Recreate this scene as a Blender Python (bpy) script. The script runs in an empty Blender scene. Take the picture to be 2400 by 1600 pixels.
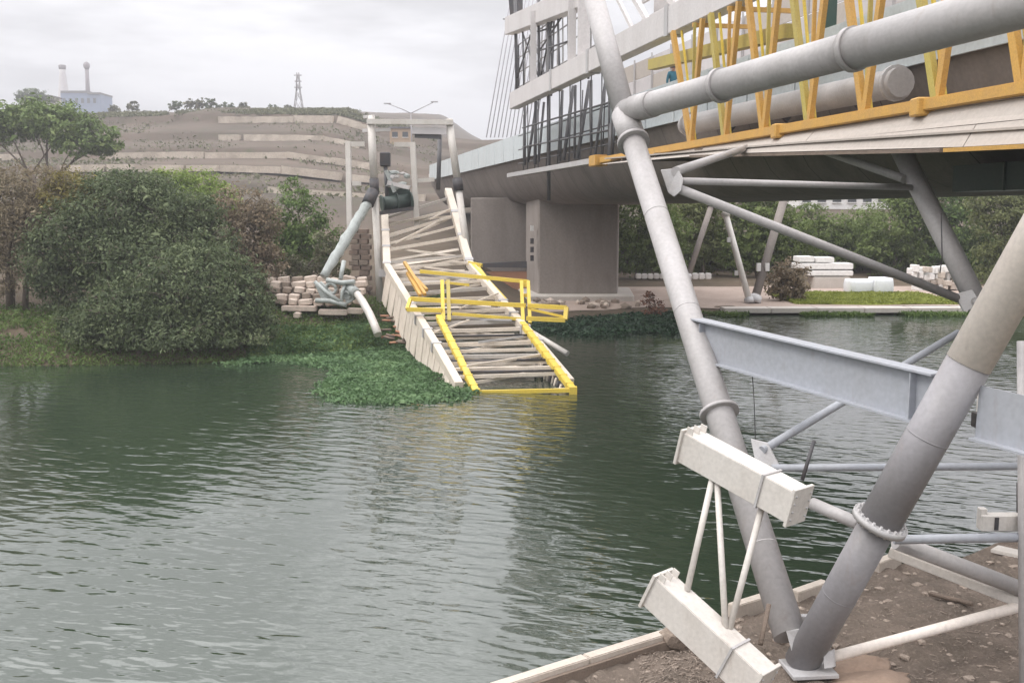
import bpy, bmesh, math, random
import numpy as np
from mathutils import Vector, Matrix, noise as mnoise

# ------------------------------------------------------------------ camera
scene = bpy.context.scene
COL = scene.collection
CAM_H = 6.0
PITCH = math.atan(300.0 / 2400.0)          # horizon 300 px above the middle of a 2400x1600 frame
F = 2400.0
cam_d = bpy.data.cameras.new('camera')
cam_d.sensor_width = 36.0
cam_d.lens = 36.0 * F / 2400.0
cam_d.clip_start = 0.1
cam_d.clip_end = 5000.0
cam = bpy.data.objects.new('camera', cam_d)
cam.location = (0, 0, CAM_H)
cam.rotation_euler = (math.radians(90) - PITCH, 0, 0)
COL.objects.link(cam)
scene.camera = cam

# ------------------------------------------------------------------ sky: overcast daylight
SUN_EL, SUN_AZ = math.radians(52), math.radians(-108)     # sun behind thin cloud, behind-left of the viewer
world = bpy.data.worlds.new('World')
scene.world = world
world.use_nodes = True
nt = world.node_tree
nt.nodes.clear()
N = nt.nodes.new
L = nt.links.new
out = N('ShaderNodeOutputWorld')
sky = N('ShaderNodeTexSky')
sky.sky_type = 'NISHITA'
sky.sun_disc = False
sky.sun_elevation = SUN_EL
sky.sun_rotation = SUN_AZ
sky.altitude = 700
sky.dust_density = 3.0
bg_sky = N('ShaderNodeBackground'); bg_sky.inputs['Strength'].default_value = 0.1
L(sky.outputs[0], bg_sky.inputs[0])
tc = N('ShaderNodeTexCoord')
sep = N('ShaderNodeSeparateXYZ'); L(tc.outputs['Generated'], sep.inputs[0])
# cloud cover with the usual overcast gradient: zenith about three times the horizon
mx = N('ShaderNodeMath'); mx.operation = 'MAXIMUM'; L(sep.outputs[2], mx.inputs[0]); mx.inputs[1].default_value = 0.0
grad = N('ShaderNodeMath'); grad.operation = 'MULTIPLY_ADD'; L(mx.outputs[0], grad.inputs[0])
grad.inputs[1].default_value = 2.8; grad.inputs[2].default_value = 0.30
mp = N('ShaderNodeMapping'); mp.inputs['Scale'].default_value = (2.2, 2.2, 9.0); mp.inputs['Location'].default_value = (0.35, 0.2, 0.1)
L(tc.outputs['Generated'], mp.inputs[0])
nz = N('ShaderNodeTexNoise'); nz.inputs['Scale'].default_value = 1.3; nz.inputs['Detail'].default_value = 5; nz.inputs['Roughness'].default_value = 0.5
L(mp.outputs[0], nz.inputs['Vector'])
cr = N('ShaderNodeMapRange'); L(nz.outputs[0], cr.inputs[0])
cr.inputs[1].default_value = 0.38; cr.inputs[2].default_value = 0.62; cr.inputs[3].default_value = 0.74; cr.inputs[4].default_value = 1.36
cr.interpolation_type = 'SMOOTHSTEP'
mul = N('ShaderNodeMath'); mul.operation = 'MULTIPLY'; L(grad.outputs[0], mul.inputs[0]); L(cr.outputs[0], mul.inputs[1])
bg_cl = N('ShaderNodeBackground'); bg_cl.inputs[0].default_value = (0.99, 0.98, 1.0, 1)
L(mul.outputs[0], bg_cl.inputs['Strength'])
ms = N('ShaderNodeMixShader'); ms.inputs[0].default_value = 0.93
L(bg_sky.outputs[0], ms.inputs[1]); L(bg_cl.outputs[0], ms.inputs[2]); L(ms.outputs[0], out.inputs[0])

sun_d = bpy.data.lights.new('sun', 'SUN')
sun_d.energy = 1.2
sun_d.angle = math.radians(18)
sun_d.color = (1.0, 0.96, 0.9)
sun = bpy.data.objects.new('sun', sun_d)
sdir = Vector((math.sin(SUN_AZ) * math.cos(SUN_EL), math.cos(SUN_AZ) * math.cos(SUN_EL), math.sin(SUN_EL)))
sun.rotation_euler = sdir.to_track_quat('Z', 'Y').to_euler()
COL.objects.link(sun)

scene.view_settings.view_transform = 'Standard'
scene.view_settings.look = 'None'
scene.view_settings.exposure = 0.25
scene.view_settings.gamma = 1.0
scene.view_settings.use_curve_mapping = False
scene.render.engine = 'CYCLES'
scene.cycles.max_bounces = 6
scene.cycles.diffuse_bounces = 3
scene.cycles.glossy_bounces = 4
scene.cycles.transparent_max_bounces = 8
scene.cycles.volume_bounces = 0
scene.cycles.use_denoising = True
scene.cycles.caustics_reflective = False
scene.cycles.caustics_refractive = False

# ------------------------------------------------------------------ geometry of the view
CP, SP = math.cos(PITCH), math.sin(PITCH)
def ray(px, py):
    xc = (px - 1200.0) / F
    yc = (800.0 - py) / F
    return Vector((xc, CP + yc * SP, -SP + yc * CP))
def U(px, py, d):
    """point at measured distance d along the line of sight"""
    return Vector((0, 0, CAM_H)) + ray(px, py) * d
def G(px, py, z=0.0):
    r = ray(px, py)
    return Vector((0, 0, CAM_H)) + r * ((z - CAM_H) / r.z)
def M(w, d):
    """size in metres of w photo pixels at distance d"""
    return w * d / F

rnd = random.Random(7)
rng = np.random.default_rng(11)
OFF = {}

# ------------------------------------------------------------------ object helpers
def tag(o, label=None, cat=None, group=None, kind=None):
    if label: o['label'] = label
    if cat: o['category'] = cat
    if group: o['group'] = group
    if kind: o['kind'] = kind
    return o
def thing(name, loc, label, cat, group=None):
    o = bpy.data.objects.new(name, None)
    o.empty_display_size = 0.2
    o.location = loc
    COL.objects.link(o)
    OFF[o.name] = Vector(loc)
    return tag(o, label, cat, group)
def link(name, me, parent=None, mat=None, origin=None, smooth=False):
    """mesh data holds world coordinates; shift them to the parent's (or the given) origin"""
    off = OFF[parent.name] if parent else Vector(origin or (0, 0, 0))
    if off.length > 0:
        me.transform(Matrix.Translation(-off))
    if mat: me.materials.append(mat)
    if smooth:
        me.polygons.foreach_set('use_smooth', [True] * len(me.polygons))
    o = bpy.data.objects.new(name, me)
    COL.objects.link(o)
    if parent: o.parent = parent
    else: o.location = off
    OFF[o.name] = off
    return o
def from_bm(name, bm, parent=None, mat=None, origin=None, smooth=False):
    me = bpy.data.meshes.new(name)
    bm.to_mesh(me); bm.free()
    return link(name, me, parent, mat, origin, smooth)
def frame(axis, up=(0, 0, 1)):
    a = axis.normalized()
    u = Vector(up)
    if abs(a.dot(u)) > 0.99: u = Vector((0, 1, 0))
    s = a.cross(u).normalized()
    t = s.cross(a).normalized()
    return a, s, t
def bm_tube(bm, pts, rad, seg=16, cap=True):
    """one continuous swept tube through pts with radius rad (number or list)"""
    if not isinstance(rad, (list, tuple)): rad = [rad] * len(pts)
    rings = []
    a0, s, t = frame(pts[1] - pts[0])
    for i, p in enumerate(pts):
        if i == 0: ax = pts[1] - pts[0]
        elif i == len(pts) - 1: ax = pts[i] - pts[i - 1]
        else: ax = (pts[i + 1] - pts[i]).normalized() + (pts[i] - pts[i - 1]).normalized()
        if ax.length < 1e-6: ax = a0
        ax.normalize()
        s = (s - ax * s.dot(ax)).normalized()
        t = ax.cross(s)
        rings.append([bm.verts.new(p + (s * math.cos(2 * math.pi * k / seg) + t * math.sin(2 * math.pi * k / seg)) * rad[i]) for k in range(seg)])
    for r0, r1 in zip(rings, rings[1:]):
        for k in range(seg):
            f = bm.faces.new((r0[k], r0[(k + 1) % seg], r1[(k + 1) % seg], r1[k])); f.smooth = True
    if cap:
        bm.faces.new(rings[0][::-1]); bm.faces.new(rings[-1])
def tube(name, p0, p1, r0, mat, parent=None, r1=None, seg=16, origin=None):
    bm = bmesh.new()
    bm_tube(bm, [Vector(p0), Vector(p1)], [r0, r0 if r1 is None else r1], seg)
    return from_bm(name, bm, parent, mat, origin)
def pipe(name, pts, rad, mat, parent=None, seg=14, origin=None):
    bm = bmesh.new()
    bm_tube(bm, [Vector(p) for p in pts], rad, seg)
    return from_bm(name, bm, parent, mat, origin)
def bm_beam(bm, p0, p1, w, h, up=(0, 0, 1), bevel=0.0):
    """box from p0 to p1; w across, h along up"""
    p0, p1 = Vector(p0), Vector(p1)
    a, s, t = frame(p1 - p0, up)
    vs = []
    for p in (p0, p1):
        for (i, j) in ((-1, -1), (1, -1), (1, 1), (-1, 1)):
            vs.append(bm.verts.new(p + s * (i * w / 2) + t * (j * h / 2)))
    fs = [(0, 1, 2, 3), (7, 6, 5, 4), (0, 4, 5, 1), (1, 5, 6, 2), (2, 6, 7, 3), (3, 7, 4, 0)]
    faces = [bm.faces.new([vs[k] for k in f]) for f in fs]
    bmesh.ops.recalc_face_normals(bm, faces=faces)
    if bevel > 0:
        es = list({e for f in faces for e in f.edges})
        bmesh.ops.bevel(bm, geom=es, offset=bevel, segments=2, affect='EDGES')
def beam(name, p0, p1, w, h, mat, parent=None, up=(0, 0, 1), bevel=0.0, origin=None):
    bm = bmesh.new()
    bm_beam(bm, p0, p1, w, h, up, bevel)
    return from_bm(name, bm, parent, mat, origin)
def slab(name, poly, vec, mat, parent=None, origin=None, bevel=0.0):
    """polygon (world points) given thickness along vec"""
    bm = bmesh.new()
    vec = Vector(vec)
    a = [bm.verts.new(Vector(p)) for p in poly]
    b = [bm.verts.new(Vector(p) + vec) for p in poly]
    bm.faces.new(a); bm.faces.new(b[::-1])
    n = len(a)
    for i in range(n):
        bm.faces.new((a[i], b[i], b[(i + 1) % n], a[(i + 1) % n]))
    bmesh.ops.recalc_face_normals(bm, faces=bm.faces)
    if bevel: bmesh.ops.bevel(bm, geom=list(bm.edges), offset=bevel, segments=1, affect='EDGES')
    return from_bm(name, bm, parent, mat, origin)
def box(name, c, size, mat, parent=None, rz=0.0, origin=None, bevel=0.0):
    bm = bmesh.new()
    m = Matrix.Translation(Vector(c)) @ Matrix.Rotation(rz, 4, 'Z') @ Matrix.Diagonal((size[0], size[1], size[2], 1))
    bmesh.ops.create_cube(bm, size=1.0, matrix=m)
    if bevel: bmesh.ops.bevel(bm, geom=list(bm.edges), offset=bevel, segments=1, affect='EDGES')
    return from_bm(name, bm, parent, mat, origin)
def mesh_np(name, verts, faces):
    me = bpy.data.meshes.new(name)
    me.from_pydata(verts, [], faces)
    me.update()
    return me

# ------------------------------------------------------------------ materials
def new_mat(name):
    m = bpy.data.materials.new(name)
    m.use_nodes = True
    n = m.node_tree
    return m, n, n.nodes['Principled BSDF']
def paint(name, col, rough=0.5, dirt=0.25, dirt_col=(0.25, 0.2, 0.15), scale=1.6, bump=0.05, metallic=0.0, spec=0.4, streak=1.0, speck=0.0, rust=0.0):
    """painted or cast surface with soft uneven dirt and fine relief"""
    m, n, b = new_mat(name)
    nd, lk = n.nodes.new, n.links.new
    tcn = nd('ShaderNodeTexCoord')
    mpn = nd('ShaderNodeMapping'); mpn.inputs['Scale'].default_value = (1, 1, 1.0 / streak)
    lk(tcn.outputs['Object'], mpn.inputs[0])
    nz1 = nd('ShaderNodeTexNoise'); nz1.inputs['Scale'].default_value = scale; nz1.inputs['Detail'].default_value = 8; nz1.inputs['Roughness'].default_value = 0.65
    lk(mpn.outputs[0], nz1.inputs['Vector'])
    rp = nd('ShaderNodeMapRange'); lk(nz1.outputs[0], rp.inputs[0])
    rp.inputs[1].default_value = 0.42; rp.inputs[2].default_value = 0.75; rp.inputs[3].default_value = 0.0; rp.inputs[4].default_value = dirt
    mix = nd('ShaderNodeMix'); mix.data_type = 'RGBA'
    lk(rp.outputs[0], mix.inputs[0])
    mix.inputs[6].default_value = (*col, 1); mix.inputs[7].default_value = (*dirt_col, 1)
    nz2 = nd('ShaderNodeTexNoise'); nz2.inputs['Scale'].default_value = scale * 14; nz2.inputs['Detail'].default_value = 6
    lk(tcn.outputs['Object'], nz2.inputs['Vector'])
    hs = nd('ShaderNodeHueSaturation'); lk(mix.outputs[2], hs.inputs['Color'])
    r2 = nd('ShaderNodeMapRange'); lk(nz2.outputs[0], r2.inputs[0]); r2.inputs[3].default_value = 0.82 - speck; r2.inputs[4].default_value = 1.18 + speck
    lk(r2.outputs[0], hs.inputs['Value'])
    col_out = hs.outputs[0]
    if rust > 0:
        mp3 = nd('ShaderNodeMapping'); mp3.inputs['Scale'].default_value = (3.2, 3.2, 0.7)
        lk(tcn.outputs['Object'], mp3.inputs[0])
        nz3 = nd('ShaderNodeTexNoise'); nz3.inputs['Scale'].default_value = 1.6; nz3.inputs['Detail'].default_value = 9; nz3.inputs['Roughness'].default_value = 0.7
        lk(mp3.outputs[0], nz3.inputs['Vector'])
        r3 = nd('ShaderNodeMapRange'); lk(nz3.outputs[0], r3.inputs[0]); r3.inputs[1].default_value = 0.58; r3.inputs[2].default_value = 0.74; r3.inputs[4].default_value = rust
        mx3 = nd('ShaderNodeMix'); mx3.data_type = 'RGBA'; lk(r3.outputs[0], mx3.inputs[0]); lk(col_out, mx3.inputs[6]); mx3.inputs[7].default_value = (0.21, 0.135, 0.09, 1)
        col_out = mx3.outputs[2]
    lk(col_out, b.inputs['Base Color'])
    b.inputs['Roughness'].default_value = rough
    b.inputs['Metallic'].default_value = metallic
    b.inputs['Specular IOR Level'].default_value = spec
    bp = nd('ShaderNodeBump'); bp.inputs['Strength'].default_value = min(1.0, bump * 4); bp.inputs['Distance'].default_value = 0.02
    lk(nz2.outputs[0], bp.inputs['Height']); lk(bp.outputs[0], b.inputs['Normal'])
    return m
def ground_mat(name, c1, c2, c3, scale=0.6, bump=0.4):
    m, n, b = new_mat(name)
    nd, lk = n.nodes.new, n.links.new
    tcn = nd('ShaderNodeTexCoord')
    a = nd('ShaderNodeTexNoise'); a.inputs['Scale'].default_value = scale; a.inputs['Detail'].default_value = 10; a.inputs['Roughness'].default_value = 0.7
    f = nd('ShaderNodeTexNoise'); f.inputs['Scale'].default_value = scale * 12; f.inputs['Detail'].default_value = 8; f.inputs['Roughness'].default_value = 0.7
    for k in (a, f): lk(tcn.outputs['Object'], k.inputs['Vector'])
    r = nd('ShaderNodeValToRGB'); lk(a.outputs[0], r.inputs[0])
    r.color_ramp.elements[0].position = 0.36; r.color_ramp.elements[0].color = (*c1, 1)
    r.color_ramp.elements[1].position = 0.64; r.color_ramp.elements[1].color = (*c2, 1)
    r2 = nd('ShaderNodeMapRange'); lk(f.outputs[0], r2.inputs[0]); r2.inputs[1].default_value = 0.52; r2.inputs[2].default_value = 0.7; r2.inputs[3].default_value = 0; r2.inputs[4].default_value = 0.8
    mix = nd('ShaderNodeMix'); mix.data_type = 'RGBA'; lk(r2.outputs[0], mix.inputs[0]); lk(r.outputs[0], mix.inputs[6]); mix.inputs[7].default_value = (*c3, 1)
    lk(mix.outputs[2], b.inputs['Base Color'])
    b.inputs['Roughness'].default_value = 0.95
    b.inputs['Specular IOR Level'].default_value = 0.15
    bp = nd('ShaderNodeBump'); bp.inputs['Strength'].default_value = bump; bp.inputs['Distance'].default_value = 0.08
    lk(f.outputs[0], bp.inputs['Height']); lk(bp.outputs[0], b.inputs['Normal'])
    return m
def leaf_mat(name, c_a, c_b, c_c, trans=0.25):
    """leaf colours vary from leaf to leaf (attribute 'tint', random per leaf and per spray)"""
    m, n, b = new_mat(name)
    nd, lk = n.nodes.new, n.links.new
    at = nd('ShaderNodeAttribute'); at.attribute_name = 'tint'
    r = nd('ShaderNodeValToRGB'); lk(at.outputs['Fac'], r.inputs[0])
    r.color_ramp.elements[0].color = (*c_a, 1); r.color_ramp.elements[0].position = 0.1
    r.color_ramp.elements[1].color = (*c_c, 1); r.color_ramp.elements[1].position = 0.95
    e = r.color_ramp.elements.new(0.55); e.color = (*c_b, 1)
    lk(r.outputs[0], b.inputs['Base Color'])
    b.inputs['Roughness'].default_value = 0.6
    b.inputs['Specular IOR Level'].default_value = 0.3
    tr = nd('ShaderNodeBsdfTranslucent'); lk(r.outputs[0], tr.inputs[0])
    mxs = nd('ShaderNodeMixShader'); mxs.inputs[0].default_value = trans
    o = n.nodes['Material Output']
    lk(b.outputs[0], mxs.inputs[1]); lk(tr.outputs[0], mxs.inputs[2]); lk(mxs.outputs[0], o.inputs[0])
    return m

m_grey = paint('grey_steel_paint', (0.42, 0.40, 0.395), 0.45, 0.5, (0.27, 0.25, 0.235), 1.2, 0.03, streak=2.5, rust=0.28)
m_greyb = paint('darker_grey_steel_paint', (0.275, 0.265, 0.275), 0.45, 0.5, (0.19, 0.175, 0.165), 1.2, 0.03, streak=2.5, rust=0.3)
m_grey2 = paint('blue_grey_steel_paint', (0.37, 0.385, 0.42), 0.45, 0.4, (0.27, 0.26, 0.25), 1.0, 0.02, streak=2.0, rust=0.25)
m_cream = paint('cream_primer', (0.84, 0.76, 0.69), 0.55, 0.3, (0.68, 0.58, 0.5), 1.3, 0.02, rust=0.25)
m_white = paint('white_gantry_paint', (0.60, 0.565, 0.525), 0.5, 0.55, (0.40, 0.35, 0.30), 1.6, 0.03, streak=2.0, rust=0.35)
m_plate = paint('galvanised_plate', (0.45, 0.44, 0.44), 0.5, 0.5, (0.32, 0.28, 0.25), 3.0, 0.04)
m_dark = paint('dark_steel', (0.05, 0.05, 0.055), 0.55, 0.5, (0.12, 0.08, 0.06), 3.0, 0.03)
m_scaf = paint('dark_scaffold_tube', (0.085, 0.085, 0.09), 0.5, 0.5, (0.14, 0.12, 0.11), 3.0, 0.03)
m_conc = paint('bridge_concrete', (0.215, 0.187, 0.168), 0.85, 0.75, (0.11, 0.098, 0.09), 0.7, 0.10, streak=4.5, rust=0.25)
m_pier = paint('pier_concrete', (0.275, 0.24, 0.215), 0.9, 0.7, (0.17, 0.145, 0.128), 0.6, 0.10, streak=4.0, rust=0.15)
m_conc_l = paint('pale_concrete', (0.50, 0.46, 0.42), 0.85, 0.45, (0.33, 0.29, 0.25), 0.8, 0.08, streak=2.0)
m_ledge = paint('ledge_concrete', (0.52, 0.45, 0.375), 0.9, 0.7, (0.24, 0.19, 0.145), 0.35, 0.2, speck=0.15)
m_kerb = paint('kerb_concrete', (0.50, 0.44, 0.38), 0.85, 0.5, (0.32, 0.26, 0.21), 1.5, 0.12)
m_ply = paint('formwork_ply', (0.43, 0.385, 0.345), 0.8, 0.35, (0.36, 0.32, 0.28), 0.9, 0.05)
m_parapet = paint('pale_blue_barrier', (0.60, 0.66, 0.68), 0.25, 0.35, (0.40, 0.43, 0.43), 0.6, 0.02)
m_yel_o = paint('orange_yellow_paint', (0.56, 0.32, 0.075), 0.5, 0.6, (0.38, 0.23, 0.10), 2.2, 0.04, speck=0.1)
m_yel_g = paint('greenish_yellow_paint', (0.45, 0.36, 0.09), 0.5, 0.6, (0.34, 0.25, 0.10), 2.2, 0.04, speck=0.1)
m_yel = paint('lemon_yellow_paint', (0.70, 0.52, 0.075), 0.5, 0.45, (0.5, 0.36, 0.10), 2.5, 0.04, speck=0.1)
m_creamsteel = paint('cream_truss_paint', (0.68, 0.60, 0.51), 0.55, 0.45, (0.45, 0.37, 0.29), 1.5, 0.05, speck=0.1)
m_whitesteel = paint('white_column_paint', (0.60, 0.57, 0.56), 0.5, 0.4, (0.42, 0.38, 0.36), 1.0, 0.04, streak=3)
m_pale = paint('pale_grey_casting', (0.43, 0.455, 0.44), 0.8, 0.75, (0.21, 0.22, 0.20), 3.0, 0.3, speck=0.25)
m_green_dk = paint('dark_green_paint', (0.045, 0.07, 0.06), 0.5, 0.4, (0.07, 0.07, 0.06), 1.0, 0.03)
m_green_col = paint('bottle_green_paint', (0.025, 0.06, 0.045), 0.5, 0.4, (0.05, 0.06, 0.05), 1.0, 0.03)
m_brick = paint('weathered_brick', (0.24, 0.18, 0.145), 0.9, 0.6, (0.12, 0.09, 0.075), 2.5, 0.3, speck=0.2)
m_brick_o = paint('orange_clay_wall', (0.40, 0.20, 0.12), 0.9, 0.6, (0.25, 0.16, 0.12), 1.5, 0.2)
m_stone = paint('pale_stone', (0.56, 0.47, 0.40), 0.9, 0.6, (0.3, 0.24, 0.2), 2.0, 0.3, speck=0.15)
m_gravel = paint('gravel_stone', (0.36, 0.295, 0.245), 0.95, 0.7, (0.19, 0.15, 0.12), 3.0, 0.3, speck=0.25)
m_rubble = paint('brown_stone', (0.26, 0.21, 0.17), 0.95, 0.6, (0.17, 0.13, 0.1), 2.0, 0.3, speck=0.2)
m_bark = paint('bark', (0.11, 0.085, 0.065), 0.95, 0.6, (0.06, 0.05, 0.04), 6.0, 0.3)
m_twig = paint('dead_twig', (0.20, 0.17, 0.14), 0.95, 0.5, (0.1, 0.08, 0.06), 4.0, 0.1)
m_blue = paint('blue_cladding', (0.17, 0.22, 0.32), 0.7, 0.3, (0.22, 0.24, 0.3), 0.05, 0.02)
m_stack_w = paint('pale_stack_paint', (0.55, 0.52, 0.52), 0.8, 0.4, (0.4, 0.38, 0.38), 0.1, 0.02)
m_stack_d = paint('dark_stack_paint', (0.20, 0.17, 0.18), 0.8, 0.4, (0.26, 0.22, 0.22), 0.1, 0.02)
m_lattice = paint('lattice_steel', (0.33, 0.31, 0.32), 0.6, 0.3, (0.3, 0.27, 0.27), 1.0, 0.02)
m_whitewall = paint('white_wall', (0.74, 0.72, 0.70), 0.8, 0.3, (0.55, 0.52, 0.48), 0.5, 0.03)
m_glass_dk = paint('dark_window', (0.06, 0.065, 0.07), 0.2, 0.2, (0.1, 0.1, 0.1), 1.0, 0.0)
m_rooft = paint('dark_roof', (0.12, 0.11, 0.115), 0.8, 0.4, (0.18, 0.16, 0.15), 0.4, 0.05)
m_ochre = paint('ochre_render', (0.42, 0.30, 0.20), 0.85, 0.4, (0.33, 0.24, 0.17), 0.4, 0.05)
m_skin = paint('skin', (0.28, 0.16, 0.11), 0.6, 0.1, (0.2, 0.1, 0.08), 5.0, 0.0)
m_teal = paint('teal_workwear', (0.03, 0.13, 0.18), 0.85, 0.4, (0.02, 0.07, 0.10), 6.0, 0.1)
m_helmet = paint('white_helmet', (0.75, 0.75, 0.74), 0.35, 0.1, (0.6, 0.6, 0.6), 5.0, 0.0)
m_cable = paint('stay_cable_sheath', (0.36, 0.34, 0.37), 0.6, 0.1, (0.3, 0.3, 0.3), 1.0, 0.0)
m_sack = paint('white_sack', (0.72, 0.73, 0.76), 0.75, 0.4, (0.55, 0.55, 0.56), 1.2, 0.1)
m_timber = paint('old_timber', (0.22, 0.17, 0.135), 0.9, 0.6, (0.12, 0.09, 0.07), 4.0, 0.3)
m_tarp = paint('peach_tarpaulin', (0.31, 0.225, 0.17), 0.9, 0.8, (0.20, 0.15, 0.115), 1.5, 0.1)

g_bank = ground_mat('far_bank_soil', (0.075, 0.058, 0.042), (0.125, 0.092, 0.068), (0.085, 0.10, 0.04), 0.5, 0.6)
g_path = ground_mat('pinkish_path', (0.33, 0.26, 0.22), (0.40, 0.32, 0.275), (0.25, 0.20, 0.16), 0.3, 0.3)
g_near = ground_mat('brown_earth', (0.165, 0.135, 0.11), (0.28, 0.225, 0.185), (0.38, 0.31, 0.26), 1.5, 1.0)
g_hill = ground_mat('hill_earth', (0.072, 0.060, 0.048), (0.128, 0.098, 0.077), (0.07, 0.075, 0.040), 0.04, 1.0)
g_lawn = ground_mat('lawn_green', (0.17, 0.20, 0.035), (0.25, 0.27, 0.05), (0.14, 0.16, 0.03), 0.5, 0.6)

l_dark = leaf_mat('dark_green_leaves', (0.0541, 0.0760, 0.0339), (0.1033, 0.1373, 0.0604), (0.2066, 0.2429, 0.1226), 0.35)
l_mid = leaf_mat('mid_green_leaves', (0.0612, 0.1050, 0.0262), (0.1173, 0.1823, 0.0467), (0.1938, 0.2597, 0.0795), 0.35)
l_light = leaf_mat('fresh_green_leaves', (0.075, 0.115, 0.03), (0.130, 0.19, 0.050), (0.21, 0.265, 0.09))
l_lime = leaf_mat('lime_grass', (0.12, 0.18, 0.03), (0.20, 0.28, 0.05), (0.27, 0.34, 0.08), 0.35)
l_dry = leaf_mat('dry_brown_leaves', (0.1380, 0.1122, 0.0677), (0.2392, 0.1950, 0.1218), (0.3496, 0.2898, 0.1984), 0.3)
l_yel = leaf_mat('yellowing_leaves', (0.13, 0.115, 0.04), (0.22, 0.19, 0.06), (0.30, 0.255, 0.09))
l_rust = leaf_mat('rust_brown_leaves', (0.1380, 0.1097, 0.0715), (0.2242, 0.1746, 0.1133), (0.3220, 0.2478, 0.1650), 0.3)
l_red = leaf_mat('red_brown_leaves', (0.15, 0.07, 0.045), (0.24, 0.11, 0.07), (0.28, 0.15, 0.10), 0.2)
l_float = leaf_mat('floating_leaves', (0.0635, 0.1173, 0.0484), (0.1153, 0.2040, 0.0852), (0.1857, 0.2805, 0.1307), 0.35)
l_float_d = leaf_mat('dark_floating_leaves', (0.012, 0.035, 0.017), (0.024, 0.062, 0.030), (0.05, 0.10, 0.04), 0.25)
l_lawn = leaf_mat('lawn_blades', (0.15, 0.18, 0.03), (0.24, 0.27, 0.05), (0.32, 0.34, 0.09), 0.3)
l_olive = leaf_mat('olive_leaves', (0.075, 0.078, 0.038), (0.135, 0.138, 0.072), (0.21, 0.205, 0.115), 0.3)

# water
def water_mat():
    m, n, b = new_mat('river_water')
    nd, lk = n.nodes.new, n.links.new
    tcn = nd('ShaderNodeTexCoord')
    def ripple(rot, sx, sy, scale, detail, dist=0.0):
        m1 = nd('ShaderNodeMapping'); m1.inputs['Rotation'].default_value = (0, 0, rot)
        m2 = nd('ShaderNodeMapping'); m2.inputs['Scale'].default_value = (sx, sy, 1)
        lk(tcn.outputs['Object'], m1.inputs[0]); lk(m1.outputs[0], m2.inputs[0])
        t = nd('ShaderNodeTexNoise'); t.inputs['Scale'].default_value = scale; t.inputs['Detail'].default_value = detail; t.inputs['Roughness'].default_value = 0.4
        t.inputs['Distortion'].default_value = dist
        lk(m2.outputs[0], t.inputs['Vector'])
        return t.outputs[0]
    a = ripple(math.radians(24), 0.42, 1.0, 2.9, 1.5, 0.3)
    c = ripple(math.radians(12), 0.45, 1.0, 6.5, 1.5, 0.2)
    w = ripple(math.radians(28), 0.7, 1.0, 0.10, 3)
    def math_(op, x, y):
        k = nd('ShaderNodeMath'); k.operation = op
        for i, v in enumerate((x, y)):
            if isinstance(v, (int, float)): k.inputs[i].default_value = v
            else: lk(v, k.inputs[i])
        return k.outputs[0]
    h = math_('ADD', math_('MULTIPLY', a, 1.0), math_('MULTIPLY', c, 0.30))
    mr = nd('ShaderNodeMapRange'); lk(w, mr.inputs[0]); mr.inputs[1].default_value = 0.35; mr.inputs[2].default_value = 0.65; mr.inputs[3].default_value = 0.28; mr.inputs[4].default_value = 1.0
    bp = nd('ShaderNodeBump'); bp.inputs['Distance'].default_value = 0.10
    lk(math_('MULTIPLY', mr.outputs[0], 0.60), bp.inputs['Strength'])
    lk(h, bp.inputs['Height']); lk(bp.outputs[0], b.inputs['Normal'])
    b.inputs['Base Color'].default_value = (0.024, 0.038, 0.022, 1)
    b.inputs['Roughness'].default_value = 0.06
    b.inputs['IOR'].default_value = 2.25
    return m
m_water = water_mat()

# ================================================================== SETTING
# ---- river
def wl(x):      # far waterline: distance Y for a given x
    xs = [-400, -60, -20, -12, -7, -4, 0, 6, 12, 60, 400]
    ys = [20, 34, 40, 41, 43.5, 47, 54, 59, 61, 62.5, 66]
    return float(np.interp(x, xs, ys))
o = link('river_water', mesh_np('river_water', [(-400, -80, 0), (400, -80, 0), (400, 75, 0), (-400, 75, 0)], [(0, 1, 2, 3)]), None, m_water)
tag(o, kind='structure')

# ---- far bank: one sheet from the waterline to the horizon
def bank_z(x, s):
    left = np.interp(s, [-3, 0, 1, 4, 7, 12, 40, 70, 400], [-0.8, -0.08, 0.45, 1.25, 1.8, 2.6, 4.0, 5.2, 5.2])
    right = np.interp(s, [-3, 0, 1, 3, 30, 70, 400], [-0.8, 0.05, 0.34, 0.40, 0.7, 1.5, 2.0])
    t = min(1.0, max(0.0, (x + 4.5) / 6.0))
    t = t * t * (3 - 2 * t)
    return left * (1 - t) + right * t
def far_ground(x, y):
    s = y - wl(x)
    z = bank_z(x, s)
    if s > -1: z += 0.16 * mnoise.noise(Vector((x * 0.45, y * 0.45, 3))) * min(1, max(0, s + 0.2)) * (1.0 if x < 0 else 0.35)
    return z
xs = sorted(set([-900, -600, -400, -250, -150, -90] + list(np.arange(-60, 60, 0.8)) + [80, 120, 200, 400, 700, 1200]))
ss = [-3, -1.5, -0.6, 0, 0.4, 0.8, 1.3, 1.9, 2.6, 3.4, 4.3, 5.4, 6.8, 8.5, 10.5, 13, 16, 20, 26, 34, 45, 60, 90, 160, 400, 2500]
V = []
for s in ss:
    for x in xs:
        y = wl(x) + s
        V.append((x, y, far_ground(x, y)))
nx = len(xs)
Fc = [(j * nx + i, j * nx + i + 1, (j + 1) * nx + i + 1, (j + 1) * nx + i) for j in range(len(ss) - 1) for i in range(nx - 1)]
far_bank = link('far_bank', mesh_np('far_bank', V, Fc), None, g_bank, smooth=True)
tag(far_bank, kind='structure')

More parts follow.
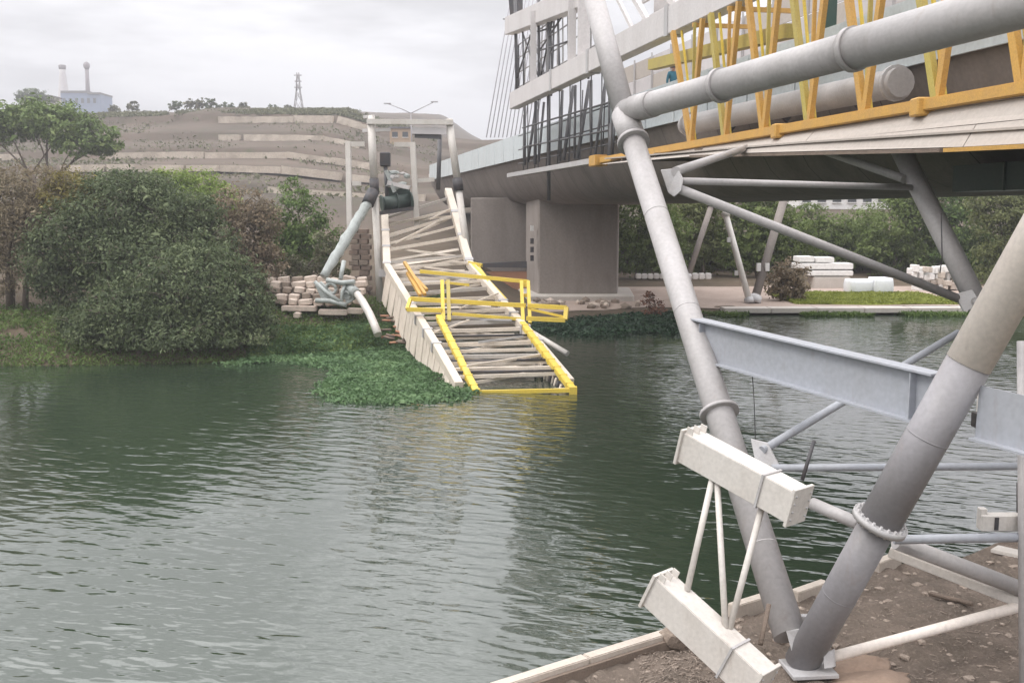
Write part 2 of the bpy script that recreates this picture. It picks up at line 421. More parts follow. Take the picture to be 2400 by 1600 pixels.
# ---- pinkish path and lawn on the right-hand far bank
def sheet(name, pts, mat, dz=0.03, n=24, mm=8):
    """patch laid over the far bank between two polylines (front, back) of (x, y)"""
    front, back = pts
    V = []
    for j in range(mm + 1):
        for i in range(n + 1):
            t = i / n
            def at(pl):
                k = t * (len(pl) - 1); a = int(min(k, len(pl) - 2)); f = k - a
                return Vector(pl[a]).lerp(Vector(pl[a + 1]), f)
            p = at(front).lerp(at(back), j / mm)
            V.append((p.x, p.y, far_ground(p.x, p.y) + dz))
    Fc = [(j * (n + 1) + i, j * (n + 1) + i + 1, (j + 1) * (n + 1) + i + 1, (j + 1) * (n + 1) + i) for j in range(mm) for i in range(n)]
    o = link(name, mesh_np(name, V, Fc), None, mat, smooth=True)
    return tag(o, kind='structure')
sheet('path', ([(1.5, 58.0), (8, 61.3), (20, 62.5), (33, 63.0)], [(2, 74), (8, 76), (20, 77), (40, 77)]), g_path, 0.03)
sheet('lawn', ([(17.6, 63.4), (22, 63.0), (28, 63.4)], [(17.5, 70), (22, 72), (28.5, 70)]), g_lawn, 0.07)

# ---- the terraced hill
def hill_scale(x):
    return float(np.interp(x, [-400, -120, -95, -60, -34, -24, -14, 60, 250], [0.8, 0.86, 0.95, 1.0, 1.0, 0.86, 0.74, 0.66, 0.6]))
prof = [(92, 4.0), (104, 6.6), (118, 8.6), (124, 8.9), (124.6, 9.6), (142, 11.2), (144, 11.6), (144.6, 12.5), (163, 14.4), (165, 15.0), (165.6, 16.0), (183, 18.6), (185, 19.1), (185.6, 20.1),
        (202, 23.0), (205, 24.0), (205.6, 25.2), (216, 27.2), (226, 28.2), (260, 30.5), (300, 33.5), (420, 46.0), (520, 55), (700, 62), (1100, 60), (2500, 50)]
hx = sorted(set([-1500, -900, -600, -400, -300, -230] + list(np.arange(-190, 120, 2.5)) + [160, 230, 350, 600, 1000, 1600]))
# finer rows between the profile's breaks
rows = []
for (d0, z0), (d1, z1) in zip(prof, prof[1:]):
    k = max(1, min(4, int((d1 - d0) / 5)))
    for i in range(k): rows.append((d0 + (d1 - d0) * i / k, z0 + (z1 - z0) * i / k))
rows.append(prof[-1])
def hill_z(x, d):
    z = float(np.interp(d, [p[0] for p in prof], [p[1] for p in prof]))
    z = 4.0 + (z - 4.0) * hill_scale(x)
    return z
V = []
for d, z in rows:
    for x in hx:
        n1 = mnoise.fractal(Vector((x * 0.045, d * 0.06, 1.7)), 1.0, 2.0, 5)
        V.append((x, d + n1 * 1.2, hill_z(x, d) + n1 * 0.45 * (0 if d < 93 else 1) + (0.5 * mnoise.noise(Vector((x * 0.12, 5.5, 0))) if d > 210 else 0)))
nx = len(hx)
Fc = [(j * nx + i, j * nx + i + 1, (j + 1) * nx + i + 1, (j + 1) * nx + i) for j in range(len(rows) - 1) for i in range(nx - 1)]
hill = link('hill', mesh_np('hill', V, Fc), None, g_hill, smooth=True)
tag(hill, kind='structure')
# cream ledges that face the terraces, cast in lengths
def ledge_run(px0, px1, d, zoff, hgt):
    x = (px0 - 1200) / F * d
    xe = (px1 - 1200) / F * d
    while x < xe:
        ln = rnd.uniform(4, 12)
        z = hill_z(x, d - 0.2) + zoff + rnd.uniform(-0.05, 0.05)
        x1 = min(x + ln - rnd.choice((0.02, 0.02, 0.02, 0.02, 0.9)), xe)
        if x1 - x > 1:
            bm = bmesh.new()
            bm_beam(bm, (x, d - 0.9 + rnd.uniform(-.3, .3), z), (x1, d - 0.9 + rnd.uniform(-.3, .3), hill_z(x1, d - 0.2) + zoff + rnd.uniform(-.06, .06)), 1.6, hgt * rnd.uniform(0.6, 0.8))
            bmesh.ops.subdivide_edges(bm, edges=[e for e in bm.edges if e.calc_length() > 2.5], cuts=4, use_grid_fill=True)
            for v in bm.verts: v.co += Vector((0, 0.15 * mnoise.noise(v.co * 0.9), 0.09 * mnoise.noise(v.co * 0.7 + Vector((9, 0, 0)))))
            from_bm('terrace_ledge', bm, hill, m_ledge)
        x += ln
ledge_run(530, 880, 205, 0.15, 2.0)
ledge_run(530, 850, 185, 0.1, 1.7)
ledge_run(-40, 70, 165, 0.1, 1.5)
ledge_run(255, 880, 165, 0.1, 1.5)
ledge_run(165, 880, 144.5, 0.1, 1.35)
ledge_run(640, 1000, 124.3, 0.05, 1.15)

# ---- near bank of brown earth, lower right
edge_px = [(1010, 1665), (1220, 1600), (1400, 1543), (1570, 1492), (1730, 1428), (1920, 1374), (2075, 1318), (2160, 1330), (2250, 1340), (2256, 1306), (2321, 1280), (2400, 1262), (2520, 1240)]
GZ = 0.42
EDGE = [G(px, py, GZ) for px, py in edge_px]
dirv = Vector((0.72, -0.69, 0)).normalized()
pts = []
for a, b in zip(EDGE, EDGE[1:]):
    k = max(2, int((b - a).length / 0.08))
    for i in range(k): pts.append(a.lerp(b, i / k))
pts.append(EDGE[-1])
nj = 150
V = []
for i, p in enumerate(pts):
    V.append((p.x, p.y, -0.8))
    for j in range(nj):
        t = j / (nj - 1)
        q = p + dirv * (t ** 1.5 * 13)
        e = min(1, t * 25)
        z = GZ + e * (0.10 * mnoise.fractal(Vector((q.x * 0.8, q.y * 0.8, 0)), 1.0, 2.0, 4) + 0.06 * mnoise.fractal(Vector((q.x * 4, q.y * 4, 2)), 0.8, 2.0, 5) + 0.04)
        V.append((q.x, q.y, z))
w_ = nj + 1
Fc = [(i * w_ + j, i * w_ + j + 1, (i + 1) * w_ + j + 1, (i + 1) * w_ + j) for i in range(len(pts) - 1) for j in range(nj)]
near_bank = link('near_bank', mesh_np('near_bank', V, Fc), None, g_near, smooth=True)
tag(near_bank, kind='structure')

def rock_mesh(name, size, seed, sub=1):
    r = random.Random(seed)
    bm = bmesh.new()
    bmesh.ops.create_icosphere(bm, subdivisions=sub, radius=0.5)
    for v in bm.verts:
        k = 0.75 + 0.45 * r.random()
        v.co = Vector((v.co.x * size[0] * k, v.co.y * size[1] * k, v.co.z * size[2] * k))
    me = bpy.data.meshes.new(name); bm.to_mesh(me); bm.free()
    return me
# loose stones and clods: too many to count
def blob_field(name, items, mat):
    """many small angular stones as one mesh; items: (centre, size xyz, angle)"""
    bm = bmesh.new(); bmesh.ops.create_icosphere(bm, subdivisions=1, radius=1.0)
    bv = np.array([v.co[:] for v in bm.verts]); bf = np.array([[v.index for v in f.verts] for f in bm.faces]); bm.free()
    n, nv = len(items), len(bv)
    C_ = np.array([i[0] for i in items]); S_ = np.array([i[1] for i in items]); A_ = np.array([i[2] for i in items])
    v = bv[None] * (1 + rng.uniform(-.28, .28, (n, nv, 1))) * S_[:, None]
    x = v[..., 0] * np.cos(A_)[:, None] - v[..., 1] * np.sin(A_)[:, None]; y = v[..., 0] * np.sin(A_)[:, None] + v[..., 1] * np.cos(A_)[:, None]
    v = np.stack([x, y, v[..., 2]], 2) + C_[:, None]
    f = (bf[None] + (np.arange(n) * nv)[:, None, None]).reshape(-1, 3)
    return link(name, mesh_np(name, v.reshape(-1, 3).tolist(), f.tolist()), None, mat)
it = []
for k in range(4200):
    a = rnd.random(); p = pts[min(len(pts) - 1, int(a * len(pts)))] + dirv * (rnd.random() ** 1.3 * 9 + 0.25)
    s = 0.010 + 0.06 * rnd.random() ** 5
    it.append(((p.x, p.y, GZ + 0.03 + 0.10 * mnoise.fractal(Vector((p.x * 0.8, p.y * 0.8, 0)), 1.0, 2.0, 4)), (s * rnd.uniform(0.7, 2.0), s, s * 0.6), rnd.random() * 6.3))
o = blob_field('gravel', it, m_gravel)
tag(o, 'loose stones and clods scattered over the brown earth bank', 'gravel', kind='stuff')

bm = bmesh.new()
for k in range(700):
    c0 = G(rnd.uniform(1500, 1760), rnd.uniform(1525, 1610), GZ + 0.03) if k % 3 else G(rnd.uniform(1950, 2400), rnd.uniform(1400, 1600), GZ + 0.03)
    zz = GZ + 0.05 + 0.10 * mnoise.fractal(Vector((c0.x * 0.8, c0.y * 0.8, 0)), 1.0, 2.0, 4) + rnd.uniform(0, .03)
    an = rnd.gauss(0.3, 0.7); ln = 0.01 + 0.06 * rnd.random() ** 3
    dv = Vector((math.cos(an) * ln, math.sin(an) * ln, rnd.uniform(-.015, .015)))
    bm_tube(bm, [Vector((c0.x, c0.y, zz)) - dv, Vector((c0.x, c0.y, zz)) + dv], rnd.uniform(.003, .008), 4)
o = from_bm('wood_chips', bm, None, m_gravel)
tag(o, 'tan straw and wood chips strewn over the near bank', 'wood chips', kind='stuff')

# ================================================================== VEGETATION
def leaves(name, P, Nrm, size, mat, parent=None, tint=None, aspect=0.5, kind=None, origin=None):
    """many small bent leaf faces as one mesh"""
    n = len(P)
    P = np.asarray(P, float); Nrm = np.asarray(Nrm, float)
    Nrm = Nrm + rng.normal(0, 0.55, (n, 3))
    Nrm /= np.linalg.norm(Nrm, axis=1, keepdims=True) + 1e-9
    R = rng.normal(0, 1, (n, 3)); R[:, 2] -= 0.7
    A = R - (R * Nrm).sum(1, keepdims=True) * Nrm
    A /= np.linalg.norm(A, axis=1, keepdims=True) + 1e-9
    B = np.cross(Nrm, A)
    sz = (size * rng.lognormal(-0.05, 0.35, n))[:, None]
    v0 = P - A * sz * 0.5
    v1 = P + B * sz * aspect * 0.5 + Nrm * sz * 0.08
    v2 = P + A * sz * 0.5 - Nrm * sz * 0.1
    v3 = P - B * sz * aspect * 0.5 + Nrm * sz * 0.08
    co = np.stack([v0, v1, v2, v3], 1).reshape(-1, 3)
    off = np.array(OFF[parent.name]) if parent else np.array(origin or (0, 0, 0), float)
    co = co - off
    me = bpy.data.meshes.new(name)
    me.vertices.add(4 * n); me.vertices.foreach_set('co', co.ravel())
    me.loops.add(4 * n); me.loops.foreach_set('vertex_index', np.arange(4 * n, dtype=np.int32))
    me.polygons.add(n)
    me.polygons.foreach_set('loop_start', np.arange(0, 4 * n, 4, dtype=np.int32))
    me.polygons.foreach_set('loop_total', np.full(n, 4, dtype=np.int32))
    me.update(calc_edges=True)
    at = me.attributes.new('tint', 'FLOAT', 'FACE')
    t = rng.random(n) if tint is None else np.clip(tint + rng.normal(0, 0.14, n), 0, 1)
    at.data.foreach_set('value', t.astype(np.float32))
    me.materials.append(mat)
    o = bpy.data.objects.new(name, me)
    COL.objects.link(o)
    if parent: o.parent = parent
    else: o.location = off
    OFF[o.name] = Vector(off)
    if kind: o['kind'] = kind
    return o
def crown_points(clumps, density, sprays=True):
    """clumps: (centre, (rx, ry, rz)); leaves gathered in sprays over each lumpy ellipsoid"""
    P, Nn, T = [], [], []
    for c, r in clumps:
        r = np.array(r)
        area = 4 * math.pi * ((r[0] * r[1]) ** 1.6 / 3 + (r[0] * r[2]) ** 1.6 / 3 + (r[1] * r[2]) ** 1.6 / 3) ** (1 / 1.6)
        ns = max(8, int(area * density / 22))
        d = rng.normal(0, 1, (ns, 3)); d /= np.linalg.norm(d, axis=1, keepdims=True)
        rad = 0.45 + 0.65 * rng.random(ns) ** 0.55
        sc = np.array(c) + d * r * rad[:, None]
        st = rng.random(ns)
        for q in range(ns):
            k = rng.integers(12, 34)
            sp = rng.normal(0, 1, (k, 3)) * (0.10 * r.mean() + 0.06)
            sp[:, 2] *= 0.7
            P.append(sc[q] + sp)
            Nn.append(np.repeat((d[q] * 0.8 + np.array([0, 0, 0.5]))[None], k, 0))
            T.append(np.full(k, 0.18 + 0.62 * st[q]))
    return np.concatenate(P), np.concatenate(Nn), np.concatenate(T)
def branch_set(parent, base, tips, r0, name='trunk', mat=None, lean=0.3):
    mat = mat or m_bark
    base = Vector(base)
    top = sum((Vector(t) for t in tips), Vector()) / len(tips)
    fork = base.lerp(top, 0.45) + Vector((rnd.uniform(-lean, lean), rnd.uniform(-lean, lean), 0))
    tr = pipe(name, [base - Vector((0, 0, 0.3)), base.lerp(fork, 0.5) + Vector((rnd.uniform(-.1, .1), 0, 0)), fork], [r0 * 1.25, r0, r0 * 0.75], mat, parent, 9)
    for t in tips:
        t = Vector(t)
        mid = fork.lerp(t, 0.5) + Vector((rnd.uniform(-.3, .3), rnd.uniform(-.3, .3), rnd.uniform(0, .3)))
        pipe('limb', [fork - Vector((0, 0, 0.1)), mid, t], [r0 * 0.6, r0 * 0.38, r0 * 0.12], mat, tr, 6)
    return tr
def plant(name, label, cat, px, d, clumps_px, mat, leaf, density, base_py=None, base_z=None, trunk_r=0.14, group=None, aspect=0.5, ry=0.8, stems=1, ground=None):
    """clumps_px: (px, py, half-width px, half-height px, extra depth)"""
    bx = (px - 1200) / F * d
    z0 = base_z if base_z is not None else (ground(bx, d) if ground else far_ground(bx, d))
    base = Vector((bx, d * 0.995, z0))
    t = thing(name, base, label, cat, group)
    cl = []
    for (cx, cy, hw, hh, dd) in clumps_px:
        c = U(cx, cy, d + dd)
        cl.append(((c.x, c.y, c.z), (M(hw, d + dd), M((hw + hh) / 2, d + dd) * ry, M(hh, d + dd))))
    P, Nn, T = crown_points(cl, density)
    keep = P[:, 2] > z0 - 0.15
    leaves('crown', P[keep], Nn[keep], leaf, mat, t, T[keep], aspect)
    tips = [Vector(c) + Vector((0, 0, r[2] * 0.2)) for c, r in cl]
    bmt = bmesh.new()
    for c, r in cl:
        for _ in range(7):
            dd = Vector((rnd.gauss(0, 1), rnd.gauss(0, 1), abs(rnd.gauss(0.4, 0.7)))).normalized()
            e0 = Vector(c) + Vector((dd.x * r[0], dd.y * r[1], dd.z * r[2])) * 0.3
            e1 = Vector(c) + Vector((dd.x * r[0], dd.y * r[1], dd.z * r[2])) * rnd.uniform(0.95, 1.22)
            if e1.z < z0 + 0.1: continue
            bm_tube(bmt, [e0, e0.lerp(e1, .55) + Vector((rnd.uniform(-.1, .1), 0, rnd.uniform(0, .15))), e1], [0.03, 0.018, 0.006], 4)
    tw_ = from_bm('twigs', bmt, t, m_twig); tw_['kind'] = 'stuff'
    for k in range(stems):
        b = base + Vector((rnd.uniform(-1, 1) * 0.5 * (stems > 1), rnd.uniform(-.4, .4) * (stems > 1), 0))
        sub = tips[k::stems] or tips
        branch_set(t, b, sub, trunk_r)
    return t

# -- left bank
plant('dark_green_tree', 'big dark green tree whose crown fills the left bank, seen against the hill', 'tree', 230, 45.5,
      [(290, 500, 125, 95, 0), (200, 560, 120, 90, 0), (380, 520, 110, 85, 0.8), (130, 620, 80, 75, 0), (340, 620, 150, 85, -1.0), (260, 432, 75, 30, 1.0), (350, 450, 70, 40, 1.2), (470, 580, 80, 75, 0.5), (180, 670, 90, 55, 0.3), (460, 500, 60, 45, 1.0)],
      l_dark, 0.165, 165, trunk_r=0.2, stems=3, aspect=0.42)
plant('overhanging_bush', 'dark bush spreading low over the water in front of the big tree', 'bush', 400, 43.0,
      [(300, 740, 110, 80, -0.8), (420, 700, 130, 90, -0.5), (540, 740, 90, 95, 0), (250, 800, 80, 52, -1.2), (400, 800, 140, 55, -1.4), (540, 810, 90, 45, -0.8), (470, 640, 110, 70, 0.5), (600, 770, 50, 60, 0.6), (590, 680, 40, 60, 0.8), (190, 770, 60, 60, -0.4)],
      l_dark, 0.16, 175, trunk_r=0.12, stems=3, aspect=0.40)
plant('dry_tree', 'tall dry straw-brown tree at the left edge of the photo', 'tree', 40, 46.5,
      [(30, 470, 75, 75, 0), (-40, 540, 90, 90, 0), (80, 430, 75, 50, 0.5), (30, 570, 60, 75, 0), (10, 640, 45, 60, 0), (110, 500, 55, 60, 0.3), (-70, 430, 80, 70, 0), (140, 430, 40, 40, 0.6), (60, 520, 70, 60, -0.4)],
      l_dry, 0.15, 135, trunk_r=0.12, stems=3, aspect=0.3)
plant('yellowing_shrub', 'yellowish olive shrub between the dry brown tree and the dark tree', 'bush', 190, 47.5,
      [(180, 432, 55, 36, -1.6), (215, 470, 38, 45, -1.8), (150, 460, 50, 45, -1.5), (200, 510, 30, 36, -1.8)], l_yel, 0.15, 110, trunk_r=0.1)
plant('rusty_brown_bush', 'rusty brown bush to the right of the big dark tree', 'bush', 570, 48.5,
      [(560, 490, 70, 50, 0), (590, 560, 60, 70, 0), (520, 540, 50, 60, 0.4), (610, 620, 55, 60, 0), (560, 640, 60, 60, 0), (620, 520, 40, 50, 0)], l_rust, 0.15, 130, trunk_r=0.1, stems=2)
plant('green_bush', 'leafy green bush beside the tall white portal columns', 'bush', 710, 53.0,
      [(700, 510, 60, 55, 0), (750, 560, 50, 55, 0), (690, 590, 60, 55, 0), (650, 560, 45, 60, 0), (740, 610, 50, 40, 0), (690, 455, 30, 35, 0.5)], l_mid, 0.16, 120, trunk_r=0.1, stems=2)
plant('lime_green_thicket', 'bright lime green thicket behind the dark tree, below the terraces', 'thicket', 440, 64.0,
      [(400, 435, 60, 34, 0), (465, 432, 60, 32, 0.5), (505, 455, 40, 34, 0), (440, 480, 80, 36, 0), (520, 490, 50, 40, 0)], l_lime, 0.17, 120, trunk_r=0.06)
plant('spreading_tree', 'fresh green flat-topped tree with bare stems in front of the hill', 'tree', 120, 92.0,
      [(60, 285, 90, 34, 0), (150, 295, 85, 38, 0), (220, 325, 60, 34, 0), (0, 290, 70, 45, 0), (100, 262, 80, 28, 1), (240, 345, 45, 22, 0), (-60, 300, 70, 50, 0), (180, 340, 60, 25, -1)],
      l_light, 0.32, 48, trunk_r=0.16, stems=5, ground=lambda x, d: 6.0)
# bush behind the stone revetment, dark olive
plant('olive_hedge', 'dark olive hedge directly behind the pale stone revetment', 'hedge', 690, 50.0,
      [(650, 625, 50, 36, 0), (710, 630, 50, 32, 0), (760, 600, 30, 50, 0.2), (790, 640, 30, 25, 0)], l_olive, 0.16, 95, trunk_r=0.06)
# grassy verge on the left bank (cannot be counted)
def scatter(name, label, n, region, size, mat, zfun, up=0.9, tintbase=0.5, lift=(0.02, 0.2), cat='grass', aspect=0.3):
    P = []; k = 0
    while len(P) < n and k < n * 6:
        k += 1
        p = region()
        if p is None: continue
        P.append((p[0], p[1], zfun(p[0], p[1]) + rnd.uniform(*lift)))
    P = np.array(P)
    T = np.array([0.5 + 0.5 * mnoise.noise(Vector((p[0] * 0.9, p[1] * 0.9, 7))) for p in P])
    ang = rng.random(len(P)) * 6.283
    Nn = np.stack([np.cos(ang), np.sin(ang), np.full(len(P), up)], 1)
    o = leaves(name, P, Nn, size, mat, None, T, aspect, 'stuff')
    return tag(o, label, cat)
def reg_left():
    x = rnd.uniform(-24, -3.5); s = rnd.random() ** 1.2 * 7 - 0.1
    if mnoise.noise(Vector((x * 0.5, s * 0.6, 9))) < -0.5: return None
    return (x, wl(x) + s)
scatter('bank_grass', 'rough green grass and weeds along the left far bank', 32000, reg_left, 0.15, l_mid, far_ground, lift=(0.0, 0.25))
def reg_right():
    x = rnd.uniform(8, 33); s = rnd.random() * 1.6 - 1.3
    if mnoise.noise(Vector((x * 0.35, s * 0.6, 4))) < 0.02: return None
    return (x, 60.4 + s + 0.02 * x)
scatter('quay_weeds', 'weeds growing at the foot of the concrete quay edge', 3500, reg_right, 0.22, l_mid, lambda x, y: 0.0, lift=(0.0, 0.22))
def reg_lawn():
    x = rnd.uniform(17.6, 28.2); y = rnd.uniform(63.2, 71)
    return (x, y)
scatter('lawn_grass', 'yellow-green lawn grass on the right far bank', 15000, reg_lawn, 0.16, l_lawn, lambda x, y: far_ground(x, y) + 0.07, lift=(0.0, 0.1))
# floating mats of water plants
def in_poly(x, y, poly):
    c = False; j = len(poly) - 1
    for i in range(len(poly)):
        if (poly[i][1] > y) != (poly[j][1] > y) and x < (poly[j][0] - poly[i][0]) * (y - poly[i][1]) / (poly[j][1] - poly[i][1]) + poly[i][0]: c = not c
        j = i
    return c
def float_mat(name, label, poly_px, n, mat, size, lift, jag=0.5):
    poly = [G(a, b, 0) for a, b in poly_px]
    poly = [(p.x, p.y) for p in poly]
    x0, x1 = min(p[0] for p in poly), max(p[0] for p in poly); y0, y1 = min(p[1] for p in poly), max(p[1] for p in poly)
    def reg():
        x, y = rnd.uniform(x0, x1), rnd.uniform(y0, y1)
        jx = jag * mnoise.noise(Vector((x * 0.9, y * 0.9, 1))); jy = jag * 1.4 * mnoise.noise(Vector((x * 0.9, y * 0.9, 6)))
        jx += rnd.gauss(0, 0.22); jy += rnd.gauss(0, 0.45)
        if not in_poly(x + jx, y + jy, poly): return None
        return (x, y)
    return scatter(name, label, n, reg, size, mat, lambda x, y: 0.0 + 0.16 * max(0, mnoise.noise(Vector((x * 0.9, y * 0.7, 3)))), lift=lift, up=1.6, cat='water plants', aspect=0.6)
def reg_slope():
    p = (rnd.uniform(-11, -4.6), rnd.uniform(41, 47.5))
    s_ = p[1] - wl(p[0])
    if s_ < -0.6 or s_ > 3.2 + 1.2 * mnoise.noise(Vector((p[0] * .6, p[1] * .6, 2))): return None
    return p
scatter('slope_plants', 'bright green creeping plants on the bank below the stone revetment', 16000, reg_slope, 0.15, l_float, lambda x, y: max(0.0, far_ground(x, y)), lift=(0.0, 0.14), cat='plants', aspect=0.6)
float_mat('floating_plants', 'bright green mat of floating water plants left of the collapsed truss', [(760, 900), (800, 870), (730, 850), (640, 848), (540, 858), (560, 815), (760, 780), (870, 760), (935, 800), (985, 850), (1075, 920), (1130, 918), (1040, 938), (930, 950), (800, 946), (760, 925)], 42000, l_float, 0.13, (0.0, 0.09))
float_mat('floating_plants', 'dark green mat of floating water plants below the bridge pier', [(1230, 770), (1230, 725), (1300, 712), (1420, 716), (1560, 720), (1640, 735), (1590, 760), (1600, 786), (1480, 780), (1400, 792), (1300, 785)], 17000, l_float_d, 0.2, (0.0, 0.2), 0.8)

# -- right bank
l_bank = leaf_mat('bank_tree_leaves', (0.0927, 0.1313, 0.0331), (0.1569, 0.2100, 0.0588), (0.2282, 0.2775, 0.1029), 0.45)
l_bank2 = leaf_mat('bank_tree_leaves_yellow', (0.1069, 0.1248, 0.0436), (0.1747, 0.1967, 0.0726), (0.2424, 0.2647, 0.1162), 0.45)
tr_specs = [
    (1490, 84, 'mid', 'rounded mid green tree just right of the grey bridge pier', [(1500, 520, 70, 70, 0), (1470, 580, 60, 60, 0), (1560, 560, 60, 60, 0), (1520, 470, 60, 40, 0), (1540, 620, 60, 35, 0)]),
    (1640, 88, 'olive', 'olive tree behind the leaning dark prop', [(1620, 520, 70, 60, 0), (1660, 580, 60, 60, 0), (1600, 600, 55, 45, 0), (1650, 480, 60, 40, 0)]),
    (1780, 86, 'light', 'light green tree behind the white leaning prop', [(1760, 540, 70, 60, 0), (1800, 500, 60, 60, 0), (1750, 480, 60, 40, 0), (1800, 590, 60, 45, 0), (1740, 600, 50, 40, 0), (1860, 560, 60, 50, 0)]),
    (1950, 92, 'light', 'pale green tree below the white building on the far right bank', [(1930, 555, 70, 50, 0), (2000, 570, 70, 50, 0), (1960, 605, 70, 35, 0), (2010, 540, 60, 45, 0), (1900, 520, 40, 40, 0)]),
    (2090, 88, 'mid', 'dense green tree above the pale stacked posts', [(2090, 540, 80, 70, 0), (2150, 590, 70, 50, 0), (2060, 600, 60, 40, 0), (2160, 510, 60, 60, 0), (2140, 470, 50, 40, 0)]),
    (2260, 86, 'dark', 'darker green tree partly behind the cream tube', [(2240, 540, 70, 70, 0), (2280, 600, 70, 60, 0), (2230, 480, 60, 50, 0), (2220, 620, 50, 40, 0)]),
    (2370, 80, 'olive', 'dull olive tree at the right edge of the photo', [(2360, 520, 70, 80, 0), (2400, 600, 80, 80, 0), (2340, 620, 60, 60, 0), (2420, 500, 70, 70, 0), (2330, 480, 60, 50, 0)]),
]
LM = {'mid': l_bank, 'olive': l_bank2, 'light': l_bank, 'dark': l_mid}
for (px, d, k, lab, cl) in tr_specs:
    plant('bank_tree', lab, 'tree', px, d, cl, LM[k], 0.26, 62, trunk_r=0.16, group='trees beyond the right far bank', stems=2)
plant('brown_bush', 'round dry brown bush on the path beside the white prop', 'bush', 1848, 66.0,
      [(1845, 645, 38, 34, 0), (1870, 660, 34, 34, 0), (1825, 665, 32, 32, 0), (1850, 685, 45, 22, 0)], l_rust, 0.2, 75, trunk_r=0.07, stems=2)
plant('red_brown_shrub', 'small red-brown withered shrub at the water below the bridge', 'bush', 1530, 59.5,
      [(1520, 700, 18, 18, 0), (1540, 720, 22, 20, 0), (1530, 735, 18, 14, 0)], l_red, 0.15, 80, trunk_r=0.04)

# -- shrubs along the crest of the hill
crest = [(75, 222, 34, 13, 300, 'dark'), (112, 232, 22, 8, 300, 'olive'), (312, 246, 12, 8, 240, 'olive'), (408, 245, 15, 7, 240, 'dark'), (447, 240, 12, 10, 240, 'olive'), (468, 238, 9, 10, 240, 'olive'), (497, 243, 14, 10, 240, 'dark'), (530, 248, 18, 7, 240, 'dark'), (572, 247, 11, 9, 240, 'olive'),
         (640, 253, 13, 7, 240, 'dark'), (675, 254, 8, 6, 240, 'olive'), (755, 262, 13, 7, 236, 'olive'), (800, 268, 16, 8, 234, 'dark'), (832, 277, 14, 8, 232, 'olive'), (268, 252, 12, 6, 250, 'olive')]
LM = {'dark': l_dark, 'olive': l_olive}
names_ = ['widest dark shrub clump on the skyline left of the pale chimney', 'low shrub on the skyline touching the foot of the pale chimney', 'lone small shrub on the skyline right of the blue building', 'first dark shrub of the row along the hill crest', 'taller shrub second in the hill crest row', 'thin shrub close beside the taller crest shrub',
          'dark rounded shrub mid-row on the hill crest', 'widest low shrub of the crest row', 'small olive shrub right of the widest crest shrub', 'dark shrub just left of the lattice pylon', 'tiny shrub at the foot of the lattice pylon', 'small shrub right of the lattice pylon', 'dark shrub where the crest begins to fall', 'last shrub on the falling crest beside the portal', 'small shrub at the right foot of the blue building']
for (px, py, hw, hh, d, k), lab in zip(crest, names_):
    x = (px - 1200) / F * d
    plant('crest_shrub', lab, 'shrub', px, d, [(px, py, hw, hh, 0), (px - hw * 0.5, py + hh * 0.6, hw * 0.7, hh * 0.9, 0), (px + hw * 0.5, py + hh * 0.9, hw * 0.8, hh * 0.9, 0)], LM[k], 0.5, 16, base_z=hill_z(x, d) - 0.3, trunk_r=0.08, group='shrubs along the hill crest')
def reg_hill():
    d = rnd.choice([rnd.uniform(206, 240), rnd.uniform(206, 214), rnd.uniform(100, 230)])
    x = rnd.uniform(-130, -14)
    if mnoise.noise(Vector((x * 0.06, d * 0.05, 2))) + 0.5 * mnoise.noise(Vector((x * 0.3, d * 0.3, 2))) < 0.05: return None
    return (x, d)
scatter('hill_scrub', 'low scrub and dry grass over the terraced hillside', 36000, reg_hill, 0.45, l_olive, lambda x, y: hill_z(x, y), lift=(-0.1, 0.4), cat='scrub', aspect=0.6)

# ================================================================== FAR SKYLINE
def lathe(name, c, prof, mat, parent=None, seg=20, origin=None):
    bm = bmesh.new()
    bm_tube(bm, [Vector((c[0], c[1], z)) for z, r in prof], [r for z, r in prof], seg)
    return from_bm(name, bm, parent, mat, origin)
def zat(py, d): return U(1200, py, d).z
D_S = 500
c = U(150, 235, D_S); t = thing('chimney', (c.x, c.y, 53), 'pale tapering chimney left of the blue building on the skyline', 'chimney')
lathe('shaft', c, [(53, 4.0), (zat(225, D_S), 2.6), (zat(175, D_S), 1.5), (zat(156, D_S), 1.35)], m_stack_w, t)
lathe('cap', c, [(zat(164, D_S), 1.6), (zat(156, D_S), 1.75), (zat(154, D_S), 1.5)], m_stack_d, t)
c = U(207, 235, D_S); t = thing('water_tower', (c.x, c.y, 53), 'thin dark tower with a bulb on top, above the blue building', 'tower')
lathe('shaft', c, [(53, 1.5), (zat(200, D_S), 0.95), (zat(160, D_S), 0.85)], m_stack_d, t)
lathe('bulb', c, [(zat(164, D_S), 0.9), (zat(160, D_S), 1.4), (zat(155, D_S), 1.6), (zat(150, D_S), 1.3), (zat(147, D_S), 0.4)], m_stack_d, t)
c = U(203, 240, 480)
t = thing('blue_factory', (c.x, c.y, 51), 'hazy blue factory block on the skyline below the two chimneys', 'building')
x0, x1 = U(158, 240, 480).x, U(250, 240, 480).x
box('wall', ((x0 + x1) / 2, c.y, (51 + zat(222, 480)) / 2), (x1 - x0, 14, zat(222, 480) - 51), m_blue, t)
box('roof', (U(190, 220, 480).x, c.y, zat(220, 480)), (M(62, 480), 14.6, 1.0), m_rooft, t)
box('roof', (U(236, 224, 480).x, c.y - .3, zat(223.5, 480)), (M(30, 480), 14.9, 0.8), m_rooft, t)
for px in (166, 180, 194, 208, 222, 236):
    box('window', (U(px, 240, 480).x, c.y - 7.1, zat(240, 480)), (1.2, 0.3, 2.2), m_glass_dk, t)
